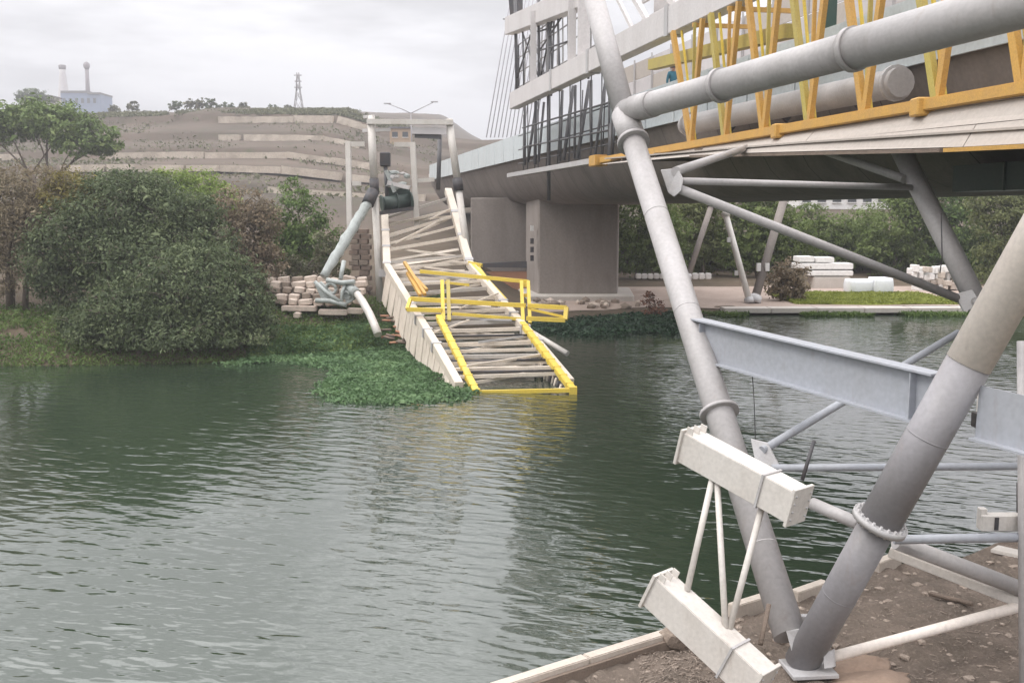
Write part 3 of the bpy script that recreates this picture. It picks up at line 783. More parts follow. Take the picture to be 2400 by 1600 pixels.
# lattice pylon
d = 240
base = U(700, 256, d); zb = hill_z(base.x, d) - 0.2
t = thing('lattice_pylon', (base.x, base.y, zb), 'lattice steel power pylon standing on the hill crest', 'pylon')
def prn(w, z): return [Vector((base.x + sx * w, base.y + sy * w, z)) for sx, sy in ((-1, -1), (1, -1), (1, 1), (-1, 1))]
z1, z2 = zat(215, d), zat(172, d)
lv = [(M(11, d), zb), (M(7.5, d), zat(238, d)), (M(4.5, d), z1), (M(3.6, d), zat(195, d)), (M(2.4, d), z2)]
for i in range(4): pipe('leg', [prn(w, z)[i] for w, z in lv], 0.09, m_lattice, t, 5)
for (w0, za), (w1, zb_) in zip(lv, lv[1:]):
    a, b = prn(w0, za), prn(w1, zb_)
    for i in range(4):
        tube('brace', a[i], b[(i + 1) % 4], 0.05, m_lattice, t, seg=4); tube('brace', a[(i + 1) % 4], b[i], 0.05, m_lattice, t, seg=4)
for py, hw in ((178, 9), (192, 8), (206, 9)):
    z = zat(py, d); beam('crossarm', (base.x - M(hw, d), base.y, z), (base.x + M(hw, d), base.y, z), 0.22, 0.2, m_lattice, t)
# double-armed street lamp, faint, beyond the portal
d = 190
b0 = U(965, 330, d); top = U(963, 266, d)
t = thing('street_lamp', (b0.x, b0.y, hill_z(b0.x, d)), 'faint double-armed street lamp rising behind the white portal', 'lamp')
tube('pole', (b0.x, b0.y, hill_z(b0.x, d) - .3), top, 0.16, m_lattice, t, 0.1, 8)
for ex, ey, mx_, my in ((908, 243, 940, 255), (1018, 239, 985, 255)):
    pipe('arm', [top, U(mx_, my, d), U(ex, ey, d)], [0.10, 0.09, 0.07], m_lattice, t, 6)
    e = U(ex, ey, d); box('lamp_head', e, (1.3, 0.4, 0.18), m_lattice, t)
# ochre block and white-blue shed seen through the portal
d = 118
def house(name, label, px0, px1, py0, py1, d, mat, roofmat, depth=8, wins=0, z0=None, rh=0.35):
    a, b = U(px0, py1, d), U(px1, py1, d)
    zt = zat(py0, d); zb_ = z0 if z0 is not None else zat(py1, d)
    t = thing(name, ((a.x + b.x) / 2, a.y + depth / 2, zb_), label, 'building')
    box('wall', ((a.x + b.x) / 2, a.y + depth / 2, (zt + zb_) / 2), (b.x - a.x, depth, zt - zb_), mat, t)
    box('roof', ((a.x + b.x) / 2, a.y + depth / 2, zt + rh / 2), (b.x - a.x + 0.5, depth + 0.5, rh), roofmat, t)
    for k in range(wins):
        x = a.x + (b.x - a.x) * (k + 0.5) / wins
        w = box('window', (x, a.y - 0.02, zt - (zt - zat(py1, d)) * 0.45), ((b.x - a.x) / wins * 0.55, 0.12, (zt - zat(py1, d)) * 0.4), m_glass_dk, t)
        box('sill', (x, a.y - 0.06, zt - (zt - zat(py1, d)) * 0.68), ((b.x - a.x) / wins * 0.62, 0.2, 0.1), m_whitewall, w)
    return t
house('ochre_house', 'ochre rendered block seen through the white portal', 914, 962, 302, 332, 192, m_ochre, m_rooft, 4, 2, z0=15.0)
house('dark_roofed_house', 'long dark-roofed house on the skyline at far left', 48, 118, 226, 244, 310, m_conc_l, m_rooft, 8, 4, z0=33)
house('white_cottage', 'white walled cottage glimpsed between trunks at the left edge', -40, 60, 690, 745, 62, m_whitewall, m_rooft, 5, 2)
house('white_terrace_house', 'long white building with dark windows above the right bank trees', 1872, 2085, 452, 486, 112, m_whitewall, m_whitewall, 9, 6, z0=1.5)

# stay cables far behind the scaffold
d = 150
t = thing('cable_stays', U(1200, 330, d), 'fan of thin grey bridge stay cables left of the scaffold', 'cables')
apex = U(1252, -190, d + 12)
for i in range(13):
    p0 = U(1140 + 9.5 * i, 322, d + i * 1.5)
    p1 = apex + Vector((i * 0.35 - 1.5, 0, -i * 1.3))
    tube('cable', p0, p1, 0.085, m_cable, t, seg=6)

# ================================================================== THE BRIDGE
def bx(Y, off=0.0): return 4.4 + 0.215 * (46 - Y) + off
def BP(Y, off, z): return Vector((bx(Y, off), Y + off * 0.2, z))
def Ypx(px, off): return (14.29 + off) / ((px - 1200) / F + 0.215)
bridge = thing('concrete_bridge', BP(66, 4, 0.5), 'grey concrete box girder bridge crossing the river on a broad pier', 'bridge')
def sweep(name, sec, y0, y1, mat, n=30, parent=bridge, closed=True):
    V = []; k = len(sec)
    for i in range(n + 1):
        Y = y0 + (y1 - y0) * i / n
        for (of, z) in sec: V.append(tuple(BP(Y, of, z)))
    Fc = [(i * k + j, i * k + (j + 1) % k, (i + 1) * k + (j + 1) % k, (i + 1) * k + j) for i in range(n) for j in range(k)]
    Fc.append(tuple(range(k))[::-1]); Fc.append(tuple(n * k + j for j in range(k)))
    me = mesh_np(name, V, Fc)
    bm = bmesh.new(); bm.from_mesh(me); bmesh.ops.recalc_face_normals(bm, faces=bm.faces); bm.to_mesh(me); bm.free()
    return link(name, me, parent, mat)
sec = [(0.0, 9.62), (0.02, 9.25), (0.25, 8.7), (0.6, 8.0), (1.0, 7.35), (1.5, 6.9), (2.2, 6.65), (3.2, 6.58), (9.0, 6.58), (10.5, 7.0), (11.6, 8.4), (12.2, 9.25), (12.2, 9.62)]
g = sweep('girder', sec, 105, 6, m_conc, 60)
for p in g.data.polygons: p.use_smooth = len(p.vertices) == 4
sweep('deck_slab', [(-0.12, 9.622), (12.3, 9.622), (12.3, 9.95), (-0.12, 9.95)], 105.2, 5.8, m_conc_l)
Y = 104.0
while Y > 8:
    y1 = Y - 2.92
    sweep('barrier_panel', [(-0.22, 9.30), (-0.14, 9.30), (-0.14, 10.78), (-0.20, 10.78)], Y, y1, m_parapet, 1)
    if Y > 12: box('barrier_post', BP(Y + 0.04, 0.02, 10.33), (0.16, 0.07, 0.86), m_plate, bridge)
    Y -= 3.0
# formwork joints across the girder's flank, dark strips standing in for shaded grooves
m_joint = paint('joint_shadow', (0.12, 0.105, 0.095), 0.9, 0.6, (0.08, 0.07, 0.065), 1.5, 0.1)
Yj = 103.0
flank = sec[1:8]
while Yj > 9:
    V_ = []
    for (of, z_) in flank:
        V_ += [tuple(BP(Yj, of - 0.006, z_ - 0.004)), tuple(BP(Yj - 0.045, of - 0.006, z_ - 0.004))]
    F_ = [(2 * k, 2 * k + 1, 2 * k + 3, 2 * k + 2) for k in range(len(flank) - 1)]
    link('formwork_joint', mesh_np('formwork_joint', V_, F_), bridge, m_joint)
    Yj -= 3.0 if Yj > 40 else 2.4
# pier with a lit flank, footing and the far abutment wall
pY = 66.0
px0, px1 = U(1262, 600, pY).x, U(1447, 600, pY).x
slab('pier', [(px0 - 0.75, pY + 5.2, 0.2), (px0, pY, 0.2), (px1, pY, 0.2), (px1 + 0.6, pY + 5.2, 0.2)], (0, 0, 6.9), m_pier, bridge, bevel=0.08)
slab('pier_footing', [(px0 - 1.4, pY + 6, -0.4), (px0 - 0.7, pY - 1.2, -0.4), (px1 + 1.0, pY - 1.0, -0.4), (px1 + 1.5, pY + 6, -0.4)], (0, 0, 1.25), m_conc_l, bridge, bevel=0.1)
aY = 74.0
slab('abutment', [(U(1104, 600, aY).x, aY, 0.2), (U(1300, 600, aY).x, aY, 0.2), (U(1300, 600, aY).x, aY + 3, 0.2), (U(1104, 600, aY).x, aY + 3, 0.2)], (0, 0, 6.9), m_pier, bridge, bevel=0.05)
for k, py in enumerate((535, 565, 585, 605)):
    box('drain_bracket', U(1247, py, pY - 0.1), (0.22, 0.3, 0.35), m_dark if k else m_whitewall, bridge)
c = U(1190, 640, 71); box('clay_wall', (c.x, c.y, 1.15), (M(150, 71), 0.5, 1.7), m_brick_o, None, origin=(c.x, c.y, 0.3))
tag(bpy.data.objects['clay_wall'], 'low orange clay wall under the bridge beside the pier', 'wall')
c = U(1180, 622, 70.6); o = slab('timber_stack', [U(1115, 618, 70.6), U(1245, 612, 70.6), U(1245, 628, 70.6), U(1115, 626, 70.6)], (0, 0.8, 0), m_dark, None, origin=tuple(c))
tag(o, 'dark timber lying along the top of the clay wall', 'timber')
# rubble along the pier's foot
t = thing('rubble_heap', U(1350, 698, 63.5), 'pale rubble heaped along the foot of the bridge pier', 'rubble')
for k in range(34):
    px = rnd.uniform(1245, 1500); d = rnd.uniform(60.5, 64.3); x = (px - 1200) / F * d
    me = rock_mesh('stone', (rnd.uniform(.4, .9), rnd.uniform(.4, .7), rnd.uniform(.3, .6)), 300 + k)
    me.transform(Matrix.Translation((x, d, far_ground(x, d) + 0.1)))
    link('stone', me, t, m_stone if rnd.random() < 0.4 else m_rubble)

# ---- ply formwork fascia laid in boards, tilted skyward to brighten it
form = thing('formwork_fascia', BP(28, -1, 7.8), 'pale board formwork fascia below the yellow truss on the right', 'formwork')
nb = 2
YA0, YA1, YB0, YB1 = 38.5, 9.5, 41.0, 9.5
def outer(t): return BP(YA0 + (YA1 - YA0) * t, -2.28, 7.86)
def inner(t):
    Y = YA0 + (YA1 - YA0) * t
    return BP(Y, -2.72, float(np.interp(Y, [9, 16.8, 21.8, 30, 34, 39], [6.85, 7.06, 7.27, 7.66, 7.74, 7.78])))
for b in range(nb):
    u0, u1 = b / nb + 0.001, (b + 1) / nb - 0.001
    segs = [0, 0.36, 0.7, 1.0] if b % 2 else [0, 0.5, 0.86, 1.0]
    for s0, s1 in zip(segs, segs[1:]):
        s1 -= 0.0006
        q = [outer(s0).lerp(inner(s0), u0), outer(s1).lerp(inner(s1), u0), outer(s1).lerp(inner(s1), u1), outer(s0).lerp(inner(s0), u1)]
        dz = rnd.uniform(-0.004, 0.004)
        q = [p + Vector((dz, 0, 0)) for p in q]
        slab('board', q, (0.05, 0.01, 0.02), m_ply, form)
for s in np.linspace(0.06, 0.96, 9):
    b_ = inner(s); a = b_ + Vector((3.9, 0.75, 0.05))
    beam('bearer', b_ + Vector((0.16, 0, 0.1)), a + Vector((0, 0, 0.1)), 0.12, 0.14, m_timber, form)
for k in range(7):
    V_ = [inner(0.0) + Vector((0.09 + k * 0.53, 0.02, 0.19)), inner(0.5) + Vector((0.09 + k * 0.53, 0.02, 0.19)), inner(1.0) + Vector((0.09 + k * 0.53, 0.02, 0.19))]
    for u, v in zip(V_, V_[1:]):
        slab('soffit_board', [u, v, v + Vector((0.51, 0.1, 0.01)), u + Vector((0.51, 0.1, 0.01))], (0, 0, 0.04), m_ply, form)
for i in range(2):
    Y0 = (18.6, 30.0)[i]; Y1 = (9.0, 18.7)[i]
    beam('edge_plank', BP(Y0, -2.78, float(np.interp(Y0, [9, 16.8, 21.8, 30], [6.8, 7.01, 7.22, 7.6]))), BP(Y1, -2.78, float(np.interp(Y1, [9, 16.8, 21.8, 30], [6.8, 7.01, 7.22, 7.6]))), 0.07, 0.07, m_yel_o if i == 0 else m_timber, form)
t = thing('green_box_beam', BP(16, 0.9, 6.8), 'dark green steel box beam under the bridge at the right edge', 'beam')
sweep('beam_body', [(0.62, 6.48), (1.5, 6.48), (1.5, 7.06), (0.62, 7.06)], 23.2, 9.0, m_green_dk, 1, t)
for Y in (21.5, 19, 17, 15): beam('stiffener', BP(Y, 0.60, 6.47), BP(Y, 0.60, 7.07), 0.05, 0.07, m_green_dk, t)
# pipe along the bridge side
Yp0, Yp1 = Ypx(1600, -0.8), Ypx(2085, -0.8)
t = thing('service_pipe', BP(Yp0, -0.8, 8.6), 'fat grey service pipe behind the yellow truss', 'pipe')
tube('pipe_body', BP(Yp0, -0.8, 8.95), BP(Yp1, -0.8, 8.85), 0.33, m_grey, t)
for f in (0.02, 0.98): 
    p = BP(Yp0 + (Yp1 - Yp0) * f, -0.8, 8.95 - 0.1 * f); q = BP(Yp0 + (Yp1 - Yp0) * f - 0.1, -0.8, 8.95 - 0.1 * f)
    tube('flange', p, q, 0.40, m_plate, t)
for f in (0.2, 0.5, 0.8):
    Y = Yp0 + (Yp1 - Yp0) * f
    beam('hanger', BP(Y, -0.45, 8.6), BP(Y, 0.1, 9.3), 0.08, 0.3, m_dark, t)

# ---- hoarding on the deck
t = thing('hoarding', BP(40, 3, 9.95), 'pale pinkish hoarding of rails and panels on the bridge deck', 'hoarding')
Y = Ypx(1450, 3.0); Yend = 17
while Y > Yend:
    for k in range(4):
        z0, z1 = 9.97 + k * 0.87, 9.97 + k * 0.87 + 0.83
        sweep('panel', [(3.0, z0), (3.06, z0), (3.06, z1), (3.0, z1)], Y, Y - 2.4, m_stack_w if (k + int(Y)) % 3 else m_ply, 1, t)
    box('post', BP(Y + 0.03, 2.94, 11.75), (0.08, 0.08, 3.6), m_plate, t)
    Y -= 2.46
t = thing('green_column', BP(Ypx(1925, 1.2), 1.2, 9.95), 'bottle green square column at the top behind the big grey tube', 'column')
beam('shaft', BP(Ypx(1925, 1.2), 1.2, 9.95), BP(Ypx(1925, 1.2), 1.2, 17), 0.36, 0.36, m_green_col, t)
beam('base_plate', BP(Ypx(1925, 1.2), 1.2, 9.952), BP(Ypx(1925, 1.2), 1.2, 10.0), 0.6, 0.6, m_green_col, t)

# ---- yellow truss on the bridge side
truss = thing('yellow_truss', BP(30, -2.3, 8.0), 'orange yellow lattice truss slung along the bridge under the white beam', 'truss')
OFFY = -2.3
Ya, Yb = Ypx(1405, OFFY), 10.0
Yc = Ypx(1800, OFFY)
beam('bottom_chord', BP(Ya, OFFY, 8.0), BP(Yc, OFFY, 8.0), 0.2, 0.22, m_yel_o, truss, bevel=0.02)
beam('bottom_chord', BP(Yc - .02, OFFY, 8.0), BP(Yb, OFFY, 8.0), 0.2, 0.22, m_yel_o, truss, bevel=0.02)
beam('chord_end', BP(Ya + 0.9, OFFY, 8.0), BP(Ya + 0.02, OFFY, 8.0), 0.5, 0.42, m_yel_o, truss, bevel=0.03)
beam('top_chord', BP(Ypx(1490, OFFY), OFFY + 0.4, 10.95), BP(Ypx(1790, OFFY), OFFY + 0.4, 10.4), 0.3, 0.34, m_yel_g, truss)
beam('rear_chord', BP(Ypx(1500, -1.6), -1.6, 8.1), BP(Yb, -1.6, 8.1), 0.12, 0.12, m_yel_o, truss)
for Y in (Ypx(1805, OFFY), Ypx(2120, OFFY)):
    box('splice', BP(Y, OFFY, 7.97), (0.34, 0.4, 0.34), m_yel_o, truss, bevel=0.03)
nodes = [1605, 1682, 1768, 1868, 1990, 2150, 2335]
pr = None
for i, px in enumerate(nodes):
    Y = Ypx(px, OFFY)
    span = Ypx(nodes[max(0, i - 1)], OFFY) - Y if i else 3.4
    f = BP(Y, OFFY, 8.1)
    mA, mB = (m_yel_o, m_yel_g) if i % 2 == 0 else (m_yel_g, m_yel_o)
    nspan = Y - Ypx(nodes[i + 1], OFFY) if i + 1 < len(nodes) else 1.8
    beam('diagonal', BP(Y + span * 0.42, OFFY - 0.05, 11.5), f, 0.13, 0.16, mA, truss)
    beam('diagonal', BP(Y + span * 0.36, OFFY + 0.14, 11.5), BP(Y - 0.06, OFFY + 0.14, 8.1), 0.05, 0.07, m_yel, truss)
    beam('diagonal', BP(Y - nspan * 0.30, OFFY, 11.5), BP(Y - 0.08, OFFY, 8.1), 0.12, 0.15, m_yel_o, truss)
    beam('post', BP(Y - 0.02, OFFY + 0.05, 8.12), BP(Y - 0.02, OFFY + 0.05, 11.5), 0.08, 0.09, mB, truss)
    beam('cross_tie', BP(Y, OFFY, 11.45), BP(Y, -0.4, 11.45), 0.1, 0.12, m_yel_o, truss)

# ---- white launching girder with scaffold on the bridge side
wg = thing('white_gantry', BP(45, -2.0, 11.5), 'white gantry of long box beams and columns above the yellow truss', 'gantry')
OW = -2.0
def WY(px): return Ypx(px, OW)
brk = [1205, 1300, 1385, 1565, 1760, 2000, 2400]
for a, b in zip(brk, brk[1:]):
    Y0, Y1 = WY(a), WY(b)
    beam('box_beam', BP(Y0, OW, 11.98), BP(Y1 + 0.05, OW, 11.98), 0.5, 0.86, m_whitesteel, wg, bevel=0.02)
    beam('joint_plate', BP(Y1 + 0.2, OW, 11.98), BP(Y1 - 0.1, OW, 11.98), 0.56, 0.94, m_plate, wg)
d0, d1 = WY(1195), WY(1375)
beam('upper_box_beam', U(1195, 62, d0), U(1378, -12, d1), 0.6, 0.95, m_whitesteel, wg, bevel=0.02)
def wy_top(px): return 20
for px, w, mat, nm, ptop in ((1244, 14, m_whitesteel, 'column', 45), (1330, 18, m_whitesteel, 'column', 10), (1356, 26, m_whitesteel, 'column', 0)):
    Y = WY(px); p = BP(Y, OW + 0.1, 12.42); q = U(px, ptop, p.y / 0.992); q.x, q.y = p.x, p.y
    beam(nm, p, q, M(w, Y), M(w, Y), mat, wg)
for (a, b, c_, e, w) in ((1455, -60, 1482, 75, 12), (1522, -60, 1548, 62, 16), (1600, -60, 1570, 30, 10), (1420, -60, 1448, 110, 8)):
    Y = WY(c_); p1 = BP(Y, OW + 0.5, 12.42); p0 = U(a, b, Y + 1.0)
    beam('raker', p0, p1, M(w, Y), M(w, Y), m_whitesteel, wg)
for (px, z0, z1, w) in ((1500, 12.45, 16, 50), (1620, 12.45, 15.5, 60), (1690, 12.45, 15.5, 30)):
    Y = WY(px) + 2.5
    beam('back_panel', BP(Y, OW + 1.6, z0), BP(Y, OW + 1.6, z1), M(w, Y), 0.12, m_whitesteel, wg)
for k, zz in enumerate((12.9, 13.7, 14.6)):
    beam('rail', BP(WY(1440), OW + 0.9, zz), BP(WY(1950), OW + 0.9, zz), 0.1, 0.16 if k else 0.3, m_whitesteel, wg)
# dark hanging scaffold
sf = thing('hanging_scaffold', BP(50, -1.5, 8.1), 'dark tube scaffold hanging from the white beam beside the bridge', 'scaffold')
OS = -1.75
def SPt(px, py):
    Y = Ypx(px, OS); p = U(px, py, Y); return p
beam('bottom_rail', BP(Ypx(1195, OS), OS, 8.12), BP(Ypx(1420, OS), OS, 8.12), 0.34, 0.22, m_plate, sf)
for (a, b, c_, e, w) in ((1230, 246, 1230, 388, 6), (1256, 238, 1254, 386, 8), (1258, 240, 1237, 380, 7), (1286, -20, 1286, 470, 9), (1275, 240, 1262, 380, 6), (1318, 212, 1312, 378, 7), (1344, 202, 1321, 376, 9), (1349, 200, 1346, 372, 6),
                         (1382, 190, 1353, 372, 9), (1386, 188, 1386, 345, 6), (1420, 184, 1394, 366, 7), (1428, 182, 1428, 350, 6), (1207, -20, 1212, 225, 8), (1262, -20, 1264, 235, 7), (1377, 30, 1379, 185, 6), (1436, 290, 1430, 372, 16), (1300, 10, 1292, 225, 5)):
    Y = Ypx(c_, OS)
    if nm: tube('standard', U(a, b, Y), U(c_, e, Y), M(w, Y) / 2, m_scaf, sf, seg=8)
for (a, b, c_, e) in ((1225, 300, 1430, 240), (1225, 345, 1430, 305), (1262, 180, 1330, 165), (1262, 120, 1330, 98), (1180, 45, 1225, 47), (1285, 170, 1330, 168), (1262, 75, 1300, 62)):
    tube('ledger', U(a, b, Ypx(a, OS)), U(c_, e, Ypx(c_, OS)), 0.045, m_scaf, sf, seg=6)
for k in range(8):
    px = 1226 + k * 26
    Y = Ypx(px, -0.7)
    tube('rear_standard', BP(Y, -0.7, 8.2), BP(Y + rnd.uniform(-.8, .8), -0.7, 11.6), 0.032, m_scaf, sf, seg=6)
for zz in (8.9, 9.7, 10.5):
    tube('rear_ledger', BP(Ypx(1215, -0.7), -0.7, zz), BP(Ypx(1440, -0.7), -0.7, zz), 0.035, m_scaf, sf, seg=6)
for (a, b, c_, e) in ((1208, 30, 1262, 180), (1264, 20, 1210, 190), (1264, 120, 1330, 20), (1300, 20, 1264, 200), (1225, 60, 1228, 215), (1308, 40, 1312, 200), (1240, 60, 1290, 220)):
    tube('scaffold_brace', U(a, b, Ypx(a, OS)), U(c_, e, Ypx(c_, OS)), 0.05, m_scaf, sf, seg=6)
for k in range(15):
    px = 1216 + k * 12.5
    Y = Ypx(px, OS + 0.5)
    tube('light_standard', BP(Y, OS + 0.5, 12.5), BP(Y + rnd.uniform(-.3, .3), OS + 0.5, 15.6 + rnd.uniform(-.3, .5)), 0.04, m_plate if k % 3 else m_scaf, sf, seg=6)
for zz in (13.0, 13.8, 14.6, 15.3):
    tube('light_ledger', BP(Ypx(1212, OS + 0.5), OS + 0.5, zz), BP(Ypx(1400, OS + 0.5), OS + 0.5, zz), 0.035, m_plate, sf, seg=6)
for k in range(9):
    px = 1236 + k * 24
    Y = Ypx(px, OS - 0.1)
    tube('light_standard', BP(Y, OS - 0.1, 8.2), BP(Y, OS - 0.1, 11.55), 0.026, m_scaf, sf, seg=6)
slab('toe_board', [U(1192, 0, d0), U(1213, -8, d0), U(1213, 70, d0), U(1198, 72, d0)], (0.3, 0.6, 0), m_dark, sf)
slab('debris_net', [U(1258, 180, 53), U(1292, 172, 50), U(1292, 215, 50), U(1258, 228, 53)], (0.2, 0.3, 0), m_plate, sf)

# ---- worker on the deck
def person(loc, h, facing=0.0):
    t = thing('person', loc, 'person in teal work clothes and a dark cap standing on the bridge deck', 'person')
    s = h / 1.72
    J = {'pel': (0, 0, .94), 'sp': (0, 0, 1.12), 'ch': (0, 0.01, 1.32), 'nk': (0, 0, 1.47), 'hd': (0, .01, 1.58), 'tp': (0, .01, 1.70),
         'sl': (-.17, 0, 1.41), 'el': (-.23, .02, 1.14), 'wl': (-.21, .14, .93), 'hl': (-.20, .18, .84),
         'sr': (.17, 0, 1.41), 'er': (.24, .0, 1.14), 'wr': (.25, .06, .90), 'hr': (.25, .09, .81),
         'pl': (-.09, 0, .90), 'kl': (-.10, .03, .50), 'al': (-.11, 0, .09), 'tl': (-.12, .15, .04),
         'pr': (.09, 0, .90), 'kr': (.11, .03, .50), 'ar': (.12, -.02, .09), 'tr': (.14, .13, .04)}
    R = {'pel': .13, 'sp': .125, 'ch': .15, 'nk': .06, 'hd': .09, 'tp': .075, 'sl': .075, 'el': .052, 'wl': .038, 'hl': .04, 'sr': .075, 'er': .052, 'wr': .038, 'hr': .04,
         'pl': .095, 'kl': .068, 'al': .048, 'tl': .04, 'pr': .095, 'kr': .068, 'ar': .048, 'tr': .04}
    E = [('pel', 'sp'), ('sp', 'ch'), ('ch', 'nk'), ('nk', 'hd'), ('hd', 'tp'), ('ch', 'sl'), ('sl', 'el'), ('el', 'wl'), ('wl', 'hl'), ('ch', 'sr'), ('sr', 'er'), ('er', 'wr'), ('wr', 'hr'),
         ('pel', 'pl'), ('pl', 'kl'), ('kl', 'al'), ('al', 'tl'), ('pel', 'pr'), ('pr', 'kr'), ('kr', 'ar'), ('ar', 'tr')]
    ks = list(J)
    me = bpy.data.meshes.new('body')
    rot = Matrix.Rotation(facing, 3, 'Z')
    me.from_pydata([rot @ (Vector(J[k]) * s) for k in ks], [(ks.index(a), ks.index(b)) for a, b in E], [])
    ob = bpy.data.objects.new('body', me); COL.objects.link(ob)
    ob.modifiers.new('skin', 'SKIN'); sub = ob.modifiers.new('sub', 'SUBSURF'); sub.levels = 1; sub.render_levels = 1
    if not me.skin_vertices:
        bpy.context.view_layer.objects.active = ob; ob.select_set(True); bpy.ops.mesh.customdata_skin_add(); 
    for i, k in enumerate(ks):
        v = me.skin_vertices[0].data[i]; v.radius = (R[k] * s, R[k] * s); v.use_root = (k == 'pel')
    dg = bpy.context.evaluated_depsgraph_get()
    me2 = bpy.data.meshes.new_from_object(ob.evaluated_get(dg))
    bpy.data.objects.remove(ob)
    for m in (m_teal, m_skin): me2.materials.append(m)
    for p in me2.polygons:
        p.use_smooth = True
        c = p.center / s
        p.material_index = 1 if (c.z > 1.47 or (abs(c.x) > .16 and c.z < .93 and c.z > .7)) else 0
    b = bpy.data.objects.new('body', me2); COL.objects.link(b); b.parent = t; OFF[b.name] = Vector(loc)
    bm = bmesh.new()
    bmesh.ops.create_uvsphere(bm, u_segments=12, v_segments=8, radius=0.115 * s, matrix=Matrix.Translation(Vector(loc) + Vector((0, 0.01, 1.63)) * s))
    for v in list(bm.verts):
        if v.co.z < loc[2] + 1.60 * s: v.co.z = loc[2] + 1.60 * s
    from_bm('cap', bm, t, m_dark, smooth=True)
    return t
p = U(1578, 152, 40.0)
person((p.x, p.y, 9.955), p.z - 9.955, math.radians(200))

# ================================================================== COLLAPSED TRUSS
ct = thing('collapsed_truss', U(1180, 760, 42), 'cream lattice walkway truss collapsed off its columns down into the river', 'truss')
# left and right chords: three break points (px, py, depth)
Lc = [U(902, 508, 52), U(907, 625, 48.5), U(964, 718, 44.0), U(1024, 815, 39.2), U(1076, 906, 35.2)]
Rc = [U(1050, 447, 53.5), U(1100, 618, 48.5), U(1178, 710, 44.0), U(1262, 808, 39.2), U(1336, 898, 35.2)]
for i in range(4):
    w = 0.36 if i < 1 else 0.30
    beam('left_chord', Lc[i], Lc[i + 1], w, 0.34, m_creamsteel, ct, bevel=0.02)
    beam('right_chord', Rc[i], Rc[i + 1], w, 0.34, m_creamsteel, ct, bevel=0.02)
def lerp_pl(pl, t):
    k = t * (len(pl) - 1); a = int(min(k, len(pl) - 2)); return pl[a].lerp(pl[a + 1], k - a)
# joints seen as bands on the chords
for t_ in (0.08, 0.16, 0.24, 0.5, 0.58, 0.66, 0.74):
    for pl in (Lc, Rc):
        p, q = lerp_pl(pl, t_), lerp_pl(pl, t_ + 0.008)
        beam('chord_band', p, q, 0.40, 0.38, m_plate, ct)
# rungs, bent and uneven
rr = random.Random(21)
for i in range(24):
    t_ = 0.02 + i * 0.040
    j = 0.006 if t_ > 0.5 else 0.016
    skew = 0.0
    a, b = lerp_pl(Lc, min(1, max(0, t_ + rr.uniform(-j, j) - skew))), lerp_pl(Rc, min(1, max(0, t_ + rr.uniform(-j, j) + skew)))
    a2, b2 = a.lerp(b, 0.02), a.lerp(b, 0.98)
    beam('rung', a2, b2, rr.uniform(0.10, 0.15), rr.uniform(0.10, 0.16), m_creamsteel if i % 5 else m_conc_l, ct)
for i, (t0_, t1_) in enumerate(((0.02, 0.08), (0.14, 0.08), (0.14, 0.22), (0.28, 0.22), (0.28, 0.36), (0.44, 0.36), (0.44, 0.52), (0.60, 0.52), (0.60, 0.70), (0.78, 0.70), (0.78, 0.88), (0.97, 0.88))):
    a, b = lerp_pl(Lc, t0_), lerp_pl(Rc, t1_)
    dz = Vector((0, 0, -0.16))
    beam('diagonal', a + dz, b + dz, 0.10, 0.10, m_creamsteel, ct)
for i in range(11):
    t_ = rr.uniform(0.05, 0.9)
    a, b = lerp_pl(Lc, t_), lerp_pl(Rc, min(1, max(0, t_ + rr.choice((-1, 1)) * rr.uniform(.05, .12))))
    f0, f1_ = sorted((rr.random(), rr.random()))
    if f1_ - f0 < 0.3: f1_ = min(1, f0 + 0.5)
    beam('loose_bar', a.lerp(b, f0) + Vector((0, 0, rr.uniform(.05, .22))), a.lerp(b, f1_) + Vector((0, 0, rr.uniform(.05, .3))), 0.07, 0.07, m_creamsteel if i % 4 else m_plate, ct)
# floor planks of the truss, seen between the rungs
for i in range(34):
    t_ = 0.03 + i * 0.0275
    if rr.random() < 0.5: continue
    a, b = lerp_pl(Lc, min(1, t_)), lerp_pl(Rc, min(1, t_ + rr.uniform(-.008, .012)))
    dz = Vector((0, 0, -0.55 + rr.uniform(-.08, .04)))
    up_ = (lerp_pl(Lc, min(1, t_ + .03)) - lerp_pl(Lc, max(0, t_ - .03))).normalized().cross((b - a).normalized())
    beam('floor_plank', a.lerp(b, 0.04) + dz, a.lerp(b, 0.96) + dz, 0.20, 0.05, m_creamsteel if rr.random() < 0.7 else m_conc_l, ct, up=up_)
# corrugated side skirt on the left, made of ribs
nrib = 26
for i in range(nrib):
    t_ = 0.27 + (0.975 - 0.27) * i / (nrib - 1)
    a = lerp_pl(Lc, t_) + Vector((-0.12, 0, -0.1))
    lowz = max(-0.15, a.z - rr.uniform(1.25, 1.5))
    ln = 0.62
    b = lerp_pl(Lc, min(1.0, t_ + 0.0245)) + Vector((-0.12, 0, -0.1))
    out_ = Vector((-0.30 if i % 2 else -0.24, 0, 0)) * (1 - 0.6 * i / nrib)
    slab('skirt_sheet', [a, b, Vector((b.x, b.y, max(-0.15, b.z - (a.z - lowz)))) + out_, Vector((a.x, a.y, lowz)) + out_], Vector((0.05, 0, 0)) if i % 2 else Vector((0.10, 0.02, 0)), m_creamsteel, ct)
